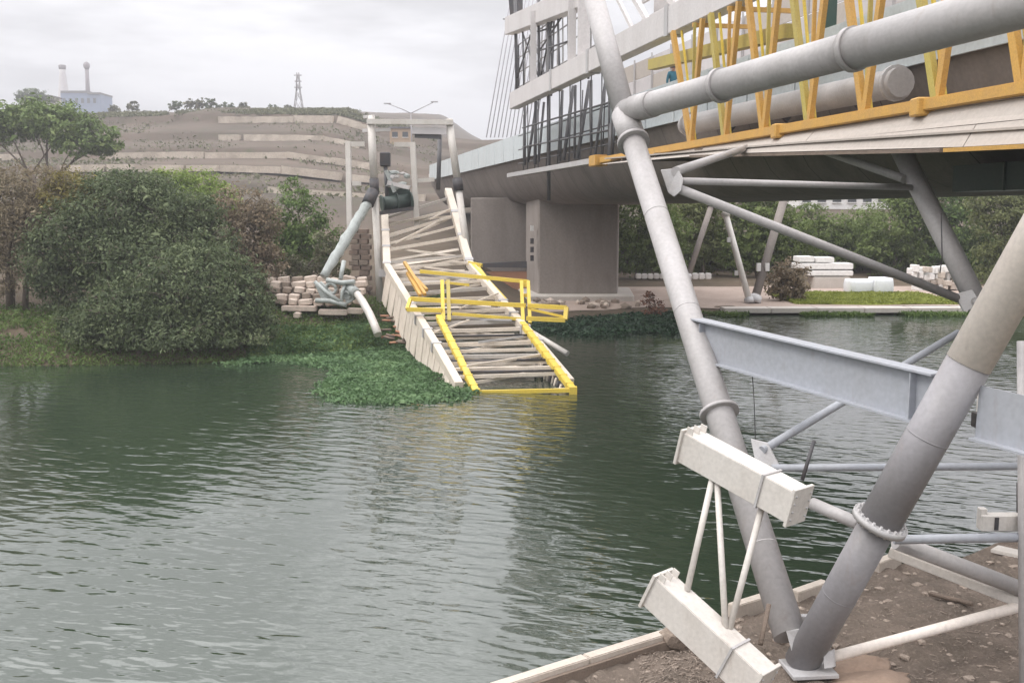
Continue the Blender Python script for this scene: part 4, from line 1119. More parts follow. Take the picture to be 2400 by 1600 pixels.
# right side hangers near the water
for i in range(11):
    t_ = 0.80 + i * 0.019
    a = lerp_pl(Rc, min(1, t_)) + Vector((-0.25, 0, -0.1))
    tube('hanger', a, Vector((a.x - 0.1, a.y + 0.1, -0.2)), 0.05, m_creamsteel if i % 3 else m_dark, ct, seg=5)
for (t_, dx) in ((0.86, 0), (0.93, 0), (0.70, 0)):
    a, b = lerp_pl(Lc, t_), lerp_pl(Rc, t_ + 0.01)
    tube('dark_tie', a + Vector((0, 0, .1)), b + Vector((0, 0, .1)), 0.045, m_dark, ct, seg=6)
beam('end_plate', Lc[4] + Vector((-0.05, 0, -0.62)), Rc[4] + Vector((0, 0.05, -0.45)), 0.12, 0.6, m_creamsteel, ct)
beam('loose_diagonal', U(1095, 858, 36), U(1265, 832, 38), 0.09, 0.09, m_creamsteel, ct)

# yellow frame lying on the truss
yf = thing('lifting_rig', U(1230, 900, 34.8), 'lemon yellow rectangular lifting rig lying on the collapsed truss', 'rig')
dpt = {'tl': 41.8, 'tr': 41.5, 'bl': 34.8, 'br': 34.4}
TL, TR, BL, BR = U(1028, 742, 41.8), U(1224, 758, 41.2), U(1116, 919, 34.7), U(1343, 914, 34.3)
for a, b in ((TL, BL), (TR, BR)):
    beam('side_rail', a, b, 0.24, 0.20, m_yel, yf, bevel=0.02)
    for f in np.linspace(0.06, 0.94, 9):
        q = a.lerp(b, f); beam('rail_clip', q + (b - a) * 0.006, q - (b - a) * 0.006, 0.27, 0.225, m_yel, yf)
beam('end_bar', BL, BR, 0.13, 0.13, m_yel, yf)
for p in (BL, BR):
    beam('foot', p + Vector((0, 0, 0.12)), p - Vector((0, 0, 0.38)), 0.26, 0.26, m_yel, yf)
def yb(a, b, w=0.14, nm='cross_bar', m=None): return beam(nm, U(*a), U(*b), w, w, m or m_yel, yf)
yb((962, 700, 42.6), (1232, 716, 42.0), 0.17)
yb((954, 725, 42.0), (1036, 727, 41.9), 0.17)
yb((962, 700, 42.6), (954, 725, 42.0), 0.13)
yb((1060, 735, 41.9), (1226, 748, 41.6), 0.12)
yb((1238, 716, 41.9), (1328, 721, 41.4), 0.17)
yb((1328, 721, 41.4), (1325, 750, 41.2), 0.17)
yb((1325, 750, 41.2), (1234, 746, 41.5), 0.17)
yb((1245, 725, 41.6), (1320, 742, 41.3), 0.09)
yb((985, 636, 44.5), (1238, 660, 43.2), 0.15)
yb((1043, 662, 43.6), (1100, 668, 43.4), 0.10)
for px in (1036, 1050):
    yb((px, 658, 43.0), (px + 3, 752, 41.7), 0.15, 'upright', m_yel if px == 1036 else m_yel_g)
for px in (1222, 1238):
    yb((px, 660, 43.0), (px + 4, 758, 41.4), 0.14, 'upright')
yb((1220, 692, 42.6), (1242, 692, 42.6), 0.14, 'upright_tie'); yb((1222, 668, 42.9), (1242, 668, 42.9), 0.14, 'upright_tie')
for (a, b) in (((948, 615, 45.5), (996, 690, 43.0)), ((955, 640, 45.0), (985, 692, 43.0)), ((962, 640, 45.0), (1000, 680, 43.4))):
    yb(a, b, 0.13, 'tumbled_bar', m_yel_o)
for k in range(5):
    f = k / 4; yb((953 + 34 * f, 622 + 60 * f, 45.4 - 2.2 * f), (966 + 30 * f, 645 + 34 * f, 45 - 1.6 * f), 0.05, 'tumbled_rung', m_yel_o)
for (a, b) in (((1108, 622, 48.0), (1186, 706, 44.0)), ((1120, 628, 47.8), (1200, 735, 43.0)), ((1098, 616, 48.2), (1130, 622, 47.9))):
    yb(a, b, 0.16, 'tumbled_bar')

# ================================================================== PORTAL COLUMNS AND WRECKAGE
pf = thing('portal_frame', U(890, 727, 50), 'tall white portal of two dark-sleeved columns above the collapsed truss', 'portal')
PL0, PL1, PR0, PR1 = U(869, 272, 50), U(892, 732, 50), U(1052, 280, 50), U(1102, 640, 50)
def onp(a, b, f): return a.lerp(b, f)
tube('column', PL0, onp(PL0, PL1, 0.33), 0.19, m_white, pf)
tube('sleeve', onp(PL0, PL1, 0.32), onp(PL0, PL1, 0.40), 0.225, m_dark, pf)
tube('column_base', onp(PL0, PL1, 0.39), PL1, 0.17, m_white, pf)
tube('column', PR0, onp(PR0, PR1, 0.40), 0.18, m_white, pf)
tube('sleeve', onp(PR0, PR1, 0.385), onp(PR0, PR1, 0.465), 0.24, m_dark, pf)
tube('column_base', onp(PR0, PR1, 0.46), PR1, 0.17, m_white, pf)
beam('top_beam', U(860, 285, 49.8), U(1062, 287, 49.8), 0.24, 0.24, m_white, pf)
beam('head_panel', U(966, 306, 49.9), U(1046, 308, 49.9), 0.12, 0.32, m_stack_w, pf)
beam('head_panel', U(972, 318, 50.0), U(1034, 321, 50.0), 0.10, 0.22, m_scaf, pf)
beam('cap', U(852, 275, 50), U(877, 272, 50), 0.3, 0.14, m_whitesteel, pf)
beam('bracket', U(850, 306, 50), U(915, 304, 50), 0.14, 0.16, m_whitesteel, pf)
box('junction_box', U(899, 640, 49.8), (0.42, 0.3, 0.35), m_whitesteel, pf)
sfm = thing('inner_frame', U(818, 530, 52), 'lower white hooked frame standing inside the tall portal', 'frame')
for a, b, w in (((816, 332, 52), (820, 545, 52), 0.27), ((967, 334, 52), (979, 560, 52), 0.27)):
    beam('upright', U(*a), U(*b), w, w, m_white, sfm, bevel=0.02)
beam('arm', U(822, 338, 52), U(854, 338, 52), 0.2, 0.24, m_white, sfm)
beam('arm', U(924, 339, 52), U(962, 339, 52), 0.2, 0.24, m_white, sfm)
beam('tie_bar', U(973, 424, 52), U(1018, 421, 52), 0.18, 0.2, m_white, sfm)
beam('tie_bar', U(826, 430, 52), U(846, 430, 52), 0.18, 0.22, m_white, sfm)
tube('dark_post', U(1031, 318, 52.5), U(1027, 445, 52.5), 0.11, m_scaf, sfm)
# machinery hung at the portal's knee
mc = thing('winch_machine', U(925, 470, 51), 'dark green winch with pale tangled fittings hung between the portal columns', 'winch')
tube('drum', U(896, 478, 50.9), U(962, 470, 51.2), 0.34, m_green_dk, mc, seg=20)
for px_ in (894, 930, 962): tube('drum_flange', U(px_, 478 - (px_ - 896) * .12, 50.9), U(px_ + 3, 478 - (px_ - 893) * .12, 50.92), 0.44, m_green_dk, mc, seg=20)
beam('bed_frame', U(890, 500, 50.6), U(968, 488, 50.9), 0.5, 0.18, m_dark, mc)
beam('housing', U(905, 452, 51.2), U(960, 446, 51.4), 0.5, 0.5, m_green_dk, mc, bevel=0.06)
box('motor', U(903, 374, 51), (0.5, 0.45, 0.7), m_dark, mc, bevel=0.05)
tube('motor_stay', U(903, 385, 51), U(908, 470, 51), 0.10, m_scaf, mc)
for k in range(12):
    c = U(rnd.uniform(894, 955), rnd.uniform(402, 446), 50.7)
    me = rock_mesh('fitting', (rnd.uniform(.3, .7), rnd.uniform(.2, .35), rnd.uniform(.16, .34)), 60 + k)
    me.transform(Matrix.Translation(c)); link('fitting', me, mc, m_pale if k % 4 else m_whitesteel)
beam('fitting_bar', U(908, 428, 50.6), U(960, 440, 50.6), 0.14, 0.2, m_whitesteel, mc)
beam('fitting_bar', U(905, 400, 50.6), U(925, 450, 50.6), 0.12, 0.16, m_pale, mc)
# leaning prop
lp = thing('leaning_prop', U(758, 645, 47.5), 'mottled pale grey tube leaning from the stones up to the portal knee', 'prop')
n_ = 22
p_ = [U(758, 648, 47.3), U(806, 566, 48.3), U(830, 530, 48.8), U(876, 452, 49.7)]
pts_ = [lp_ for lp_ in (p_[0].lerp(p_[3], k / (n_ - 1)) + Vector((rnd.uniform(-.03, .03), 0, rnd.uniform(-.03, .03))) for k in range(n_))]
pipe('tube', pts_, [0.20 + 0.05 * math.sin(math.pi * k / (n_ - 1)) + rnd.uniform(-.025, .025) for k in range(n_)], m_pale, lp, 12)
tube('collar', U(862, 478, 49.3), U(874, 450, 49.75), 0.30, m_dark, lp)
pipe('stay', [U(806, 612, 47.6), U(798, 655, 47.2)], 0.11, m_pale, lp, 8)
tw = thing('twisted_bracket', U(785, 700, 46.5), 'twisted pale steel bracket lying on the stones below the leaning tube', 'wreckage')
def ring(name, c, r, rt, axis, parent, mat):
    _, s1, t1 = frame(Vector(axis)); n = 16
    pts = [c + (s1 * math.cos(2 * math.pi * k / n) + t1 * math.sin(2 * math.pi * k / n)) * r for k in range(n + 1)]
    return pipe(name, pts, rt, mat, parent, 6)
slab('plate', [U(a, b, 46.6) for a, b in ((738, 668), (752, 660), (790, 700), (784, 712), (752, 700))], (0.02, 0.10, 0.03), m_pale, tw, bevel=0.02)
slab('plate', [U(a, b, 46.4) for a, b in ((800, 676), (828, 670), (832, 700), (812, 714))], (0.06, 0.10, 0.0), m_pale, tw, bevel=0.02)
for cx_, cy_, r_ in ((776, 676, 0.24), (812, 692, 0.17)):
    ring('eye', U(cx_, cy_, 46.4), r_, 0.075, (0.3, 1, 0.2), tw, m_pale)
for a, b, r_ in (((738, 660), (796, 706), .09), ((812, 660), (800, 714), .08), ((740, 704), (812, 715), .11), ((765, 656), (832, 660), .11)):
    mid = U((a[0] + b[0]) / 2 + rnd.uniform(-5, 5), (a[1] + b[1]) / 2 + rnd.uniform(-5, 5), 46.25)
    pipe('strut', [U(a[0], a[1], 46.35), mid, U(b[0], b[1], 46.2)], r_, m_pale, tw, 8)
bp_ = thing('bent_pipe', U(885, 782, 44.5), 'white bent pipe sloping down the grass bank beside the truss', 'pipe')
pipe('pipe_body', [U(822, 678, 46.4), U(838, 690, 46.1), U(852, 710, 45.8), U(866, 735, 45.3), U(878, 762, 44.9), U(886, 784, 44.6)], [0.16, 0.17, 0.18, 0.18, 0.18, 0.18], m_white, bp_, 12)
tube('socket', U(818, 672, 46.5), U(836, 688, 46.15), 0.23, m_pale, bp_)
# second white pipe half sunk right of the yellow frame
o = pipe('sunken_pipe', [U(1240, 775, 41), U(1290, 805, 40.2), U(1330, 829, 39.6)], 0.11, m_white, None, 10, origin=tuple(U(1290, 805, 40.2)))
tag(o, 'thin white pipe sticking out right of the yellow frame', 'pipe')
# ruined brick pillar behind the portal
c = U(845, 640, 51.5)
bpz = far_ground(c.x, c.y)
t = thing('brick_pillar', (c.x, c.y, bpz), 'ruined brown brick pillar behind the left portal column', 'pillar')
zt = zat(545, 51.5); hh = 0.26; k = 0; z = bpz - 0.2
brick_me = None
while z < zt:
    for i in range(2):
        if rnd.random() < 0.14: continue
        w = 0.48; xo = (-0.25 if i == 0 else 0.25) + (0.12 if k % 2 else -0.1) * 0.5
        o = box('brick', (c.x + xo, c.y + rnd.uniform(-.03, .03), z + hh / 2), (w * rnd.uniform(0.9, 1.0), 0.6, hh - 0.03), m_brick if rnd.random() < 0.8 else m_rubble, t, bevel=0.02)
    z += hh; k += 1
# stone revetment
rv = thing('stone_revetment', U(735, 700, 48), 'pale dry-stone revetment of rough blocks on the left far bank', 'stone wall')
srnd = random.Random(5)
stone_meshes = [rock_mesh('stone', (1, 1, 1), 900 + i) for i in range(6)]
for row, (py, d) in enumerate(((656, 48.4), (668, 48.1), (681, 47.8), (694, 47.5), (707, 47.2))):
    px = 618 + (row % 2) * 9 + row * 7
    while px < 858 - row * 4:
        w = srnd.uniform(20, 36)
        c = U(px + w / 2, py + srnd.uniform(-3, 3), d)
        me = bpy.data.meshes.new('stone')
        bm = bmesh.new(); bmesh.ops.create_cube(bm, size=1.0); bmesh.ops.bevel(bm, geom=list(bm.edges), offset=0.14, segments=1, affect='EDGES')
        for v in bm.verts: v.co = Vector((v.co.x * M(w - 2, d) * srnd.uniform(.9, 1.08), v.co.y * 0.6, v.co.z * M(15, d) * srnd.uniform(.8, 1.15)))
        bmesh.ops.rotate(bm, verts=bm.verts, matrix=Matrix.Rotation(srnd.uniform(-.22, .22), 3, 'Y'))
        bmesh.ops.translate(bm, verts=bm.verts, vec=c)
        bm.to_mesh(me); bm.free()
        link('stone', me, rv, m_stone if srnd.random() < 0.72 else m_rubble)
        px += w + srnd.uniform(0, 5)
for (a, b, py, dd) in ((662, 742, 722, 46.9), (748, 815, 731, 46.6), (690, 705, 738, 46.4), (815, 850, 728, 46.7)):
    beam('coping_stone', U(a, py, dd), U(b, py + 1, dd), 0.5, 0.24, m_stone, rv, bevel=0.03)
# loose brown spill of planks between grass and truss
t = thing('timber_spill', U(915, 790, 45), 'rusty brown broken timber spilled beside the left side of the truss', 'timber')
for k in range(16):
    px, py = rnd.uniform(896, 940), rnd.uniform(725, 808)
    px += (py - 760) * 0.25
    d = 46.6 - (py - 725) * 0.028
    tube('plank', U(px - rnd.uniform(8, 18), py + rnd.uniform(-6, 6), d), U(px + rnd.uniform(8, 18), py + rnd.uniform(-6, 6), d), 0.055, m_brick_o if k % 2 else m_timber, t, seg=4)

# ================================================================== RIGHT FAR BANK
# concrete quay edge, cast in lengths
t = thing('quay_edge', (22, 61.5, 0), 'long pale concrete quay edge along the right far bank', 'quay')
x = 12.6
while x < 34:
    ln = 2.8
    beam('quay_block', (x, 60.9 + 0.022 * x, 0.26), (x + ln - 0.03, 60.9 + 0.022 * (x + ln), 0.26), 1.3, 0.3, m_conc_l, t, bevel=0.03)
    x += ln
def prop(name, label, pts_, r, mat, cat='prop'):
    t = thing(name, pts_[0], label, cat)
    tube('shaft', pts_[0], pts_[1], r, mat, t)
    tube('foot_collar', pts_[0], Vector(pts_[0]).lerp(Vector(pts_[1]), 0.06), r * 1.5, m_plate, t)
    tube('head_collar', Vector(pts_[0]).lerp(Vector(pts_[1]), 0.96), Vector(pts_[1]) + (Vector(pts_[1]) - Vector(pts_[0])) * 0.01, r * 1.35, mat, t)
    return t
t = prop('leaning_strut', 'slender white strut leaning left on the right far bank', (U(1758, 712, 64), U(1700, 500, 66)), 0.20, m_white)
for py, px in ((562, 1714), (640, 1732)): box('lug', U(px - 6, py, 64.8), (0.2, 0.2, 0.3), m_whitewall, t)
t = prop('leaning_strut', 'dark grey strut leaning right, meeting the white strut at its foot', (U(1766, 712, 64.2), U(1842, 452, 68)), 0.27, m_conc)
for px in (1778, 1798): box('lug', U(px, 626, 65), (0.25, 0.25, 0.5), m_whitewall, t)
prop('leaning_strut', 'faint dark strut leaning right in front of the olive tree', (U(1610, 655, 76), U(1668, 480, 78)), 0.22, m_conc)
# stacked slabs: each slab a thing
slab_specs = [(1900, 1985, 648, 682, 76, m_conc_l, 'broad grey concrete block under the stacked pale slabs'), (1888, 1992, 633, 645, 76.2, m_whitewall, 'lowest pale slab of the stack beside the brown bush'), (1860, 1992, 616, 630, 76.4, m_whitewall, 'widest pale slab in the middle of the stack'),
              (1865, 1902, 600, 613, 76.6, m_whitewall, 'short pale slab on top of the stack, left one'), (1904, 1948, 602, 614, 76.6, m_whitewall, 'short pale slab on top of the stack, right one')]
for (a, b, y0, y1, d, mat, lab) in slab_specs:
    p, q = U(a, (y0 + y1) / 2, d), U(b, (y0 + y1) / 2, d)
    o = beam('concrete_slab', p, q, 1.6, M(y1 - y0, d), mat, None, bevel=0.05, origin=tuple(p.lerp(q, 0.5)))
    tag(o, lab, 'slab', 'pale slabs stacked on the right far bank')
def sack(px0, px1, py0, py1, d, label):
    a, b = U(px0, py1, d), U(px1, py0, d)
    bm = bmesh.new(); bmesh.ops.create_cube(bm, size=1.0)
    bmesh.ops.subdivide_edges(bm, edges=list(bm.edges), cuts=4, use_grid_fill=True)
    for v in bm.verts:
        k = 1 + 0.10 * math.cos(v.co.z * 3.0) + 0.04 * math.sin(v.co.x * 24 + v.co.y * 17)
        v.co = Vector((v.co.x * k * (b.x - a.x) * 0.93, v.co.y * k * 1.6, v.co.z * (b.z - a.z)))
        v.co += Vector(((a.x + b.x) / 2, a.y, (a.z + b.z) / 2))
    o = from_bm('bulk_sack', bm, None, m_sack, origin=((a.x + b.x) / 2, a.y, a.z), smooth=True)
    return tag(o, label, 'sack', 'white bulk sacks on the lawn')
sack(1986, 2040, 654, 690, 72, 'left of the two white bulk sacks at the lawn edge')
sack(2042, 2083, 650, 692, 71.6, 'right of the two white bulk sacks, slightly taller')
t = thing('stacked_posts', U(2190, 670, 74), 'heap of white precast posts and blocks right of the sacks', 'posts')
for row, py in enumerate((632, 646, 660, 672)):
    px = 2128 + row * 5
    while px < 2252:
        w = rnd.uniform(9, 17)
        box('post', U(px + w / 2, py + rnd.uniform(-4, 4), 74 + rnd.uniform(-.4, .4)), (M(w - 2, 74), rnd.uniform(.8, 1.4), M(13, 74) * rnd.uniform(.8, 1.3)), m_whitewall if rnd.random() < 0.7 else m_kerb, t, rz=rnd.uniform(-.15, .15), bevel=0.03)
        px += w
for (a, b, y0, y1, d, lab) in ((1490, 1560, 641, 653, 72, 'low white barrier seen between the pier and the leaning tube'), (1622, 1668, 640, 654, 72, 'low white barrier just right of the leaning tube')):
    p, q = U(a, (y0 + y1) / 2, d), U(b, (y0 + y1) / 2, d)
    t = thing('road_barrier', p.lerp(q, .5) - Vector((0, 0, .2)), lab, 'barrier', 'white barriers on the right far bank')
    n = int((b - a) / 12)
    for k in range(n):
        u, v = p.lerp(q, k / n), p.lerp(q, (k + 0.9) / n)
        beam('barrier_unit', u, v, 0.4, M(y1 - y0, d), m_whitewall, t, bevel=0.05)

# ================================================================== NEAR TUBULAR FRAME
nf = thing('tubular_frame', G(1870, 1545, GZ), 'large grey tubular steel support frame standing on the near bank', 'frame')
A_base = U(1852, 1490, 12.55)
A_joint = U(1462, 262, 18.9)
A_top = A_joint + (A_joint - A_base).normalized() * 3.2
ja, jb = A_joint, A_base
def onA(f): return A_base.lerp(A_joint, f)
# the upper stub leans a little further left, as in the photograph
A_up = U(1385, -30, 20.3)
tube('leg_upper', A_joint, A_up, 0.215, m_grey, nf, 0.205, 32)
tube('leg', A_base, A_joint, 0.205, m_grey, nf, 0.205, 32)
def collar(name, pa, pb, f0, length, r, mat=m_grey, seg=32):
    ax = (pb - pa).normalized()
    c = pa.lerp(pb, f0)
    return tube(name, c - ax * length / 2, c + ax * length / 2, r, mat, nf, seg=seg)
collar('joint_sleeve', A_base, A_joint, 0.955, 0.75, 0.245)
collar('flange', A_base, A_joint, 0.915, 0.07, 0.29)
collar('flange', A_base, A_joint, 0.33, 0.05, 0.285)
# big upper tube in three stepped lengths
C0 = A_joint
C3 = C0 + (U(2470, -12, 10.9) - C0) * 1.35
def onC(f): return C0.lerp(C3, f)
def fC(px):      # fraction along C that appears at px
    lo, hi = 0.0, 1.0
    for _ in range(40):
        mid = (lo + hi) / 2; p = onC(mid) - Vector((0, 0, CAM_H))
        dep = p.y * CP - p.z * SP
        if p.x / dep * F + 1200 < px: lo = mid
        else: hi = mid
    return lo
f1, f2 = fC(1690), fC(2000)
tube('upper_tube', onC(0.0), onC(f1), 0.215, m_grey, nf, seg=32)
tube('upper_tube', onC(f1), onC(f2), 0.245, m_grey, nf, seg=32)
tube('upper_tube', onC(f2), C3, 0.275, m_grey, nf, seg=32)
for f, r in ((f1, 0.275), (f2, 0.30)):
    tube('flange', onC(f - 0.004), onC(f + 0.004), r, m_grey, nf, seg=32)
tube('weld_boss', onC(0.03), onC(0.085), 0.235, m_grey, nf, seg=32)
# right inclined tube
B0 = U(1878, 1552, 12.45)
Bf = U(2062, 1222, 11.55)
B2 = U(2270, 852, 10.95)
B3 = B2 + (U(2520, 405, 10.3) - B2) * 3.2
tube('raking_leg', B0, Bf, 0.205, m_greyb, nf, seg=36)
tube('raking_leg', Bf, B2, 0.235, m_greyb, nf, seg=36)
tube('primed_leg', B2, B3, 0.24, m_cream, nf, seg=36)
ax = (B2 - B0).normalized()
for pa, pb, r_, ks in ((A_base, A_joint, 0.205, (0.12, 0.52, 0.73)), (Bf, B2, 0.235, (0.55,)), (B0, Bf, 0.205, (0.5,))):
    for f_ in ks:
        q_ = pa.lerp(pb, f_); a_ = (pb - pa).normalized()
        tube('weld_seam', q_ - a_ * 0.007, q_ + a_ * 0.007, r_ + 0.003, m_grey if r_ == 0.205 and pa is A_base else (m_cream if r_ == 0.24 else m_greyb), nf, seg=36)
fl = tube('flange', Bf - ax * 0.035, Bf + ax * 0.035, 0.315, m_plate, nf, seg=36)
bm = bmesh.new()
_, s_, t_ = frame(ax)
for k in range(20):
    an = 2 * math.pi * k / 20
    c = Bf + (s_ * math.cos(an) + t_ * math.sin(an)) * 0.275
    bm_tube(bm, [c - ax * 0.06, c + ax * 0.065], 0.017, 6)
o = from_bm('bolts', bm, nf, m_plate); o['kind'] = 'stuff'
# base: gussets, plate, plinth post
gz = 0.66
slab('gusset', [U(1842, 1478, 12.4), U(1915, 1468, 12.3), U(1935, 1545, 12.25), U(1862, 1552, 12.3)], (0.03, 0.03, 0), m_plate, nf, bevel=0.004)
slab('gusset', [U(1930, 1530, 12.2), U(1952, 1522, 12.2), U(1955, 1562, 12.15), U(1932, 1566, 12.15)], (0.03, 0.03, 0), m_plate, nf)
cb = U(1885, 1562, 12.35)
box('base_plate', (cb.x + 0.05, cb.y, cb.z - 0.02), (0.56, 0.5, 0.05), m_plate, nf, rz=0.1, bevel=0.006)
box('pedestal', (cb.x + 0.06, cb.y + 0.02, (cb.z - 0.045 + 0.2) / 2), (0.36, 0.34, cb.z - 0.045 - 0.2), m_dark, nf, rz=0.1)
# node on the left leg with braces to the far leg
nd0 = U(1568, 418, 17.9)
slab('node_plate', [U(1548, 398, 17.85), U(1588, 394, 17.7), U(1602, 420, 17.6), U(1596, 448, 17.6), U(1580, 462, 17.7), U(1566, 452, 17.8)], (0.02, 0.10, 0.0), m_plate, nf, bevel=0.01)
D_top, D_bot = U(2108, 345, 21.0), U(2296, 722, 19.2)
tube('far_leg', D_top, D_bot, 0.20, m_grey, nf, seg=28)
D_n1 = U(2158, 440, 20.6)
tube('tie', U(1590, 424, 17.7), D_n1, 0.062, m_grey, nf, seg=14)
tube('brace', U(1590, 442, 17.7), U(2268, 708, 19.3), 0.082, m_grey, nf, seg=14)
tube('brace', U(1584, 402, 17.7), U(1752, 346, 26.6), 0.085, m_grey, nf, seg=14)
tube('brace', U(1915, 348, 23.4), U(2120, 420, 20.6), 0.085, m_grey, nf, seg=14)
slab('node_plate', [U(2240, 690, 19.2), U(2280, 680, 19.1), U(2300, 715, 19.0), U(2260, 730, 19.1)], (0.0, 0.08, 0.0), m_plate, nf)
tube('tie', U(2285, 706, 19.0), U(2345, 745, 11.0), 0.07, m_grey, nf, seg=12)
# plate girder between the two legs
def g_at(px, py, d): return U(px, py, d)
gt0, gt1 = U(1628, 748, 15.6), U(2200, 880, 11.35)
gdir = (gt1 - gt0)
gdrop = Vector((0, 0, -0.57))
gn = Vector((gdir.y, -gdir.x, 0)).normalized()
pg = beam('girder_web', gt0 + gdrop * 0.5, gt1 + gdrop * 0.5, 0.022, 0.57, m_grey2, nf)
beam('girder_flange', gt0 + Vector((0, 0, 0.012)), gt1 + Vector((0, 0, 0.012)), 0.24, 0.024, m_grey2, pg)
beam('girder_flange', gt0 + gdrop, gt1 + gdrop, 0.24, 0.024, m_grey2, pg)
for f in (0.06, 0.935):
    p = gt0.lerp(gt1, f)
    beam('stiffener', p + Vector((0, 0, -0.02)), p + gdrop * 0.96, 0.22, 0.014, m_grey2, pg, up=gdir.normalized())
# the girder goes on past the right leg
ge0, ge1 = gt1 + gdir.normalized() * 0.55, gt1 + gdir.normalized() * 1.9
pg2 = beam('girder_web', ge0 + gdrop * 0.5, ge1 + gdrop * 0.5, 0.022, 0.57, m_grey2, nf)
beam('girder_flange', ge0 + gdrop, ge1 + gdrop, 0.24, 0.024, m_grey2, pg2)
# braces
tube('brace', U(1786, 1055, 14.0), U(2245, 780, 17.0), 0.058, m_grey2, nf, seg=14)
tube('rail', U(1808, 1096, 13.9), U(2400, 1092, 13.4), 0.05, m_grey2, nf, seg=14)
tube('brace', U(1905, 1180, 13.1), U(2015, 1228, 12.4), 0.082, m_grey, nf, seg=14)
tube('rail', U(2095, 1264, 12.4), U(2410, 1258, 12.3), 0.056, m_grey2, nf, seg=14)
tube('brace', U(2100, 1268, 12.6), U(2420, 1390, 12.9), 0.10, m_grey, nf, seg=14)
tube('brace', U(1945, 1540, 12.3), U(2400, 1418, 12.9), 0.066, m_cream, nf, seg=14)
tube('brace', U(2300, 1003, 11.6), U(2430, 1048, 11.9), 0.082, m_grey, nf, seg=14)
tube('rail', U(2318, 982, 11.8), U(2430, 980, 11.8), 0.06, m_grey2, nf, seg=14)
box('node_block', U(2300, 985, 11.4), (0.14, 0.2, 0.16), m_dark, nf)
tube('post', U(2394, 800, 12.6), U(2400, 1640, 12.0), 0.055, m_grey, nf, seg=14)
tube('post', U(2386, 1130, 12.5), U(2386, 1215, 12.5), 0.02, m_dark, nf, seg=8)
slab('node_plate', [U(1760, 1030, 14.1), U(1800, 1040, 14.0), U(1826, 1090, 13.9), U(1806, 1112, 13.9), U(1770, 1080, 14.0)], (0.02, 0.08, 0), m_plate, nf)
def bracket(px, py, d, label):
    t = thing('bracket_block', U(px, py + 26, d), label, 'bracket')
    p = U(px, py, d)
    box('block', p, (M(110, d), 0.16, M(38, d)), m_white, t, bevel=0.01)
    box('slot', U(px - 22, py, d) - Vector((0, 0.085, 0)), (M(9, d), 0.02, M(30, d)), m_dark, t)
    box('lug', U(px - 48, py - 22, d), (M(16, d), 0.10, M(22, d)), m_white, t, bevel=0.008)
bracket(2350, 955, 12.2, 'upper small white slotted bracket at the right edge')
bracket(2350, 1222, 12.45, 'lower small white slotted bracket at the right edge')
# thin rope and rods
o = pipe('thin_rope', [U(1762, 855, 14.5), U(1768, 950, 14.4), U(1771, 1050, 14.2)], 0.007, m_dark, None, 5, origin=tuple(U(1771, 1050, 14.2)))
tag(o, 'thin dark rope hanging from the plate girder', 'rope')
o = pipe('hanging_wire', [U(2206, 500, 19), U(2208, 600, 19), U(2203, 640, 19)], 0.012, m_dark, None, 5, origin=tuple(U(2203, 640, 19)))
tag(o, 'thin dark wire beside the far grey leg', 'wire')

# ---- white gantry nose in front of the left leg
wn = thing('white_lattice_boom', U(1660, 1500, 11.6), 'white box-beam boom end with thin struts in front of the grey leg', 'boom')
def boom(p0, p1, w, h, upv):
    b_ = beam('box_beam', p0, p1, w, h, m_white, wn, up=upv, bevel=0.008)
    a, s, t = frame(p1 - p0, upv)
    L_ = (p1 - p0).length
    for (f, ex, nm) in ((0.0, 0.10, 'end_plate'), (1.0, 0.10, 'end_plate')):
        c = p0.lerp(p1, f)
        beam(nm, c - a * 0.02, c + a * 0.02, w + 0.05, h + 0.07, m_white, b_, up=upv, bevel=0.004)
        bmb = bmesh.new()
        for i_ in (-1, 1):
            for j_ in (-0.75, -0.25, 0.25, 0.75):
                c2 = c + s * (i_ * (w / 2 + 0.012)) * 0.8 + t * (j_ * h / 2)
                bm_tube(bmb, [c2 - a * 0.035, c2 + a * 0.035], 0.012, 6)
        o_ = from_bm('bolts', bmb, b_, m_plate); o_['kind'] = 'stuff'
    c = p0 + a * (L_ * 0.74)
    beam('band', c - a * 0.014, c + a * 0.014, w + 0.035, h + 0.035, m_plate, b_, up=upv)
    # ribs that notch the end plate
    for k in range(3):
        c = p0 + a * 0.03 + s * ((k - 1) * w * 0.4) + t * (h / 2 + 0.04)
        beam('rib', c, c + a * 0.09, 0.012, 0.09, m_white, b_, up=upv)
    return b_
u0, u1 = U(1612, 1042, 12.1), U(1872, 1184, 11.0)
boom(u0, u1, 0.31, 0.37, (0, 0, 1))
l0, l1 = U(1538, 1376, 11.7), U(1786, 1604, 10.8)
boom(l0, l1, 0.31, 0.40, (0, 0, 1))
for a, b in (((1672, 1110, 11.75), (1610, 1385, 11.5)), ((1680, 1112, 11.75), (1702, 1500, 11.1)), ((1785, 1190, 11.3), (1708, 1480, 11.15))):
    tube('strut', U(*a), U(*b), 0.036, m_white, wn, seg=12)
tube('rod', U(1880, 1125, 11.4), U(1908, 1032, 11.5), 0.022, m_dark, wn, seg=8)
tube('rod', U(1782, 1510, 11.2), U(1802, 1415, 11.4), 0.028, m_timber, wn, seg=8)

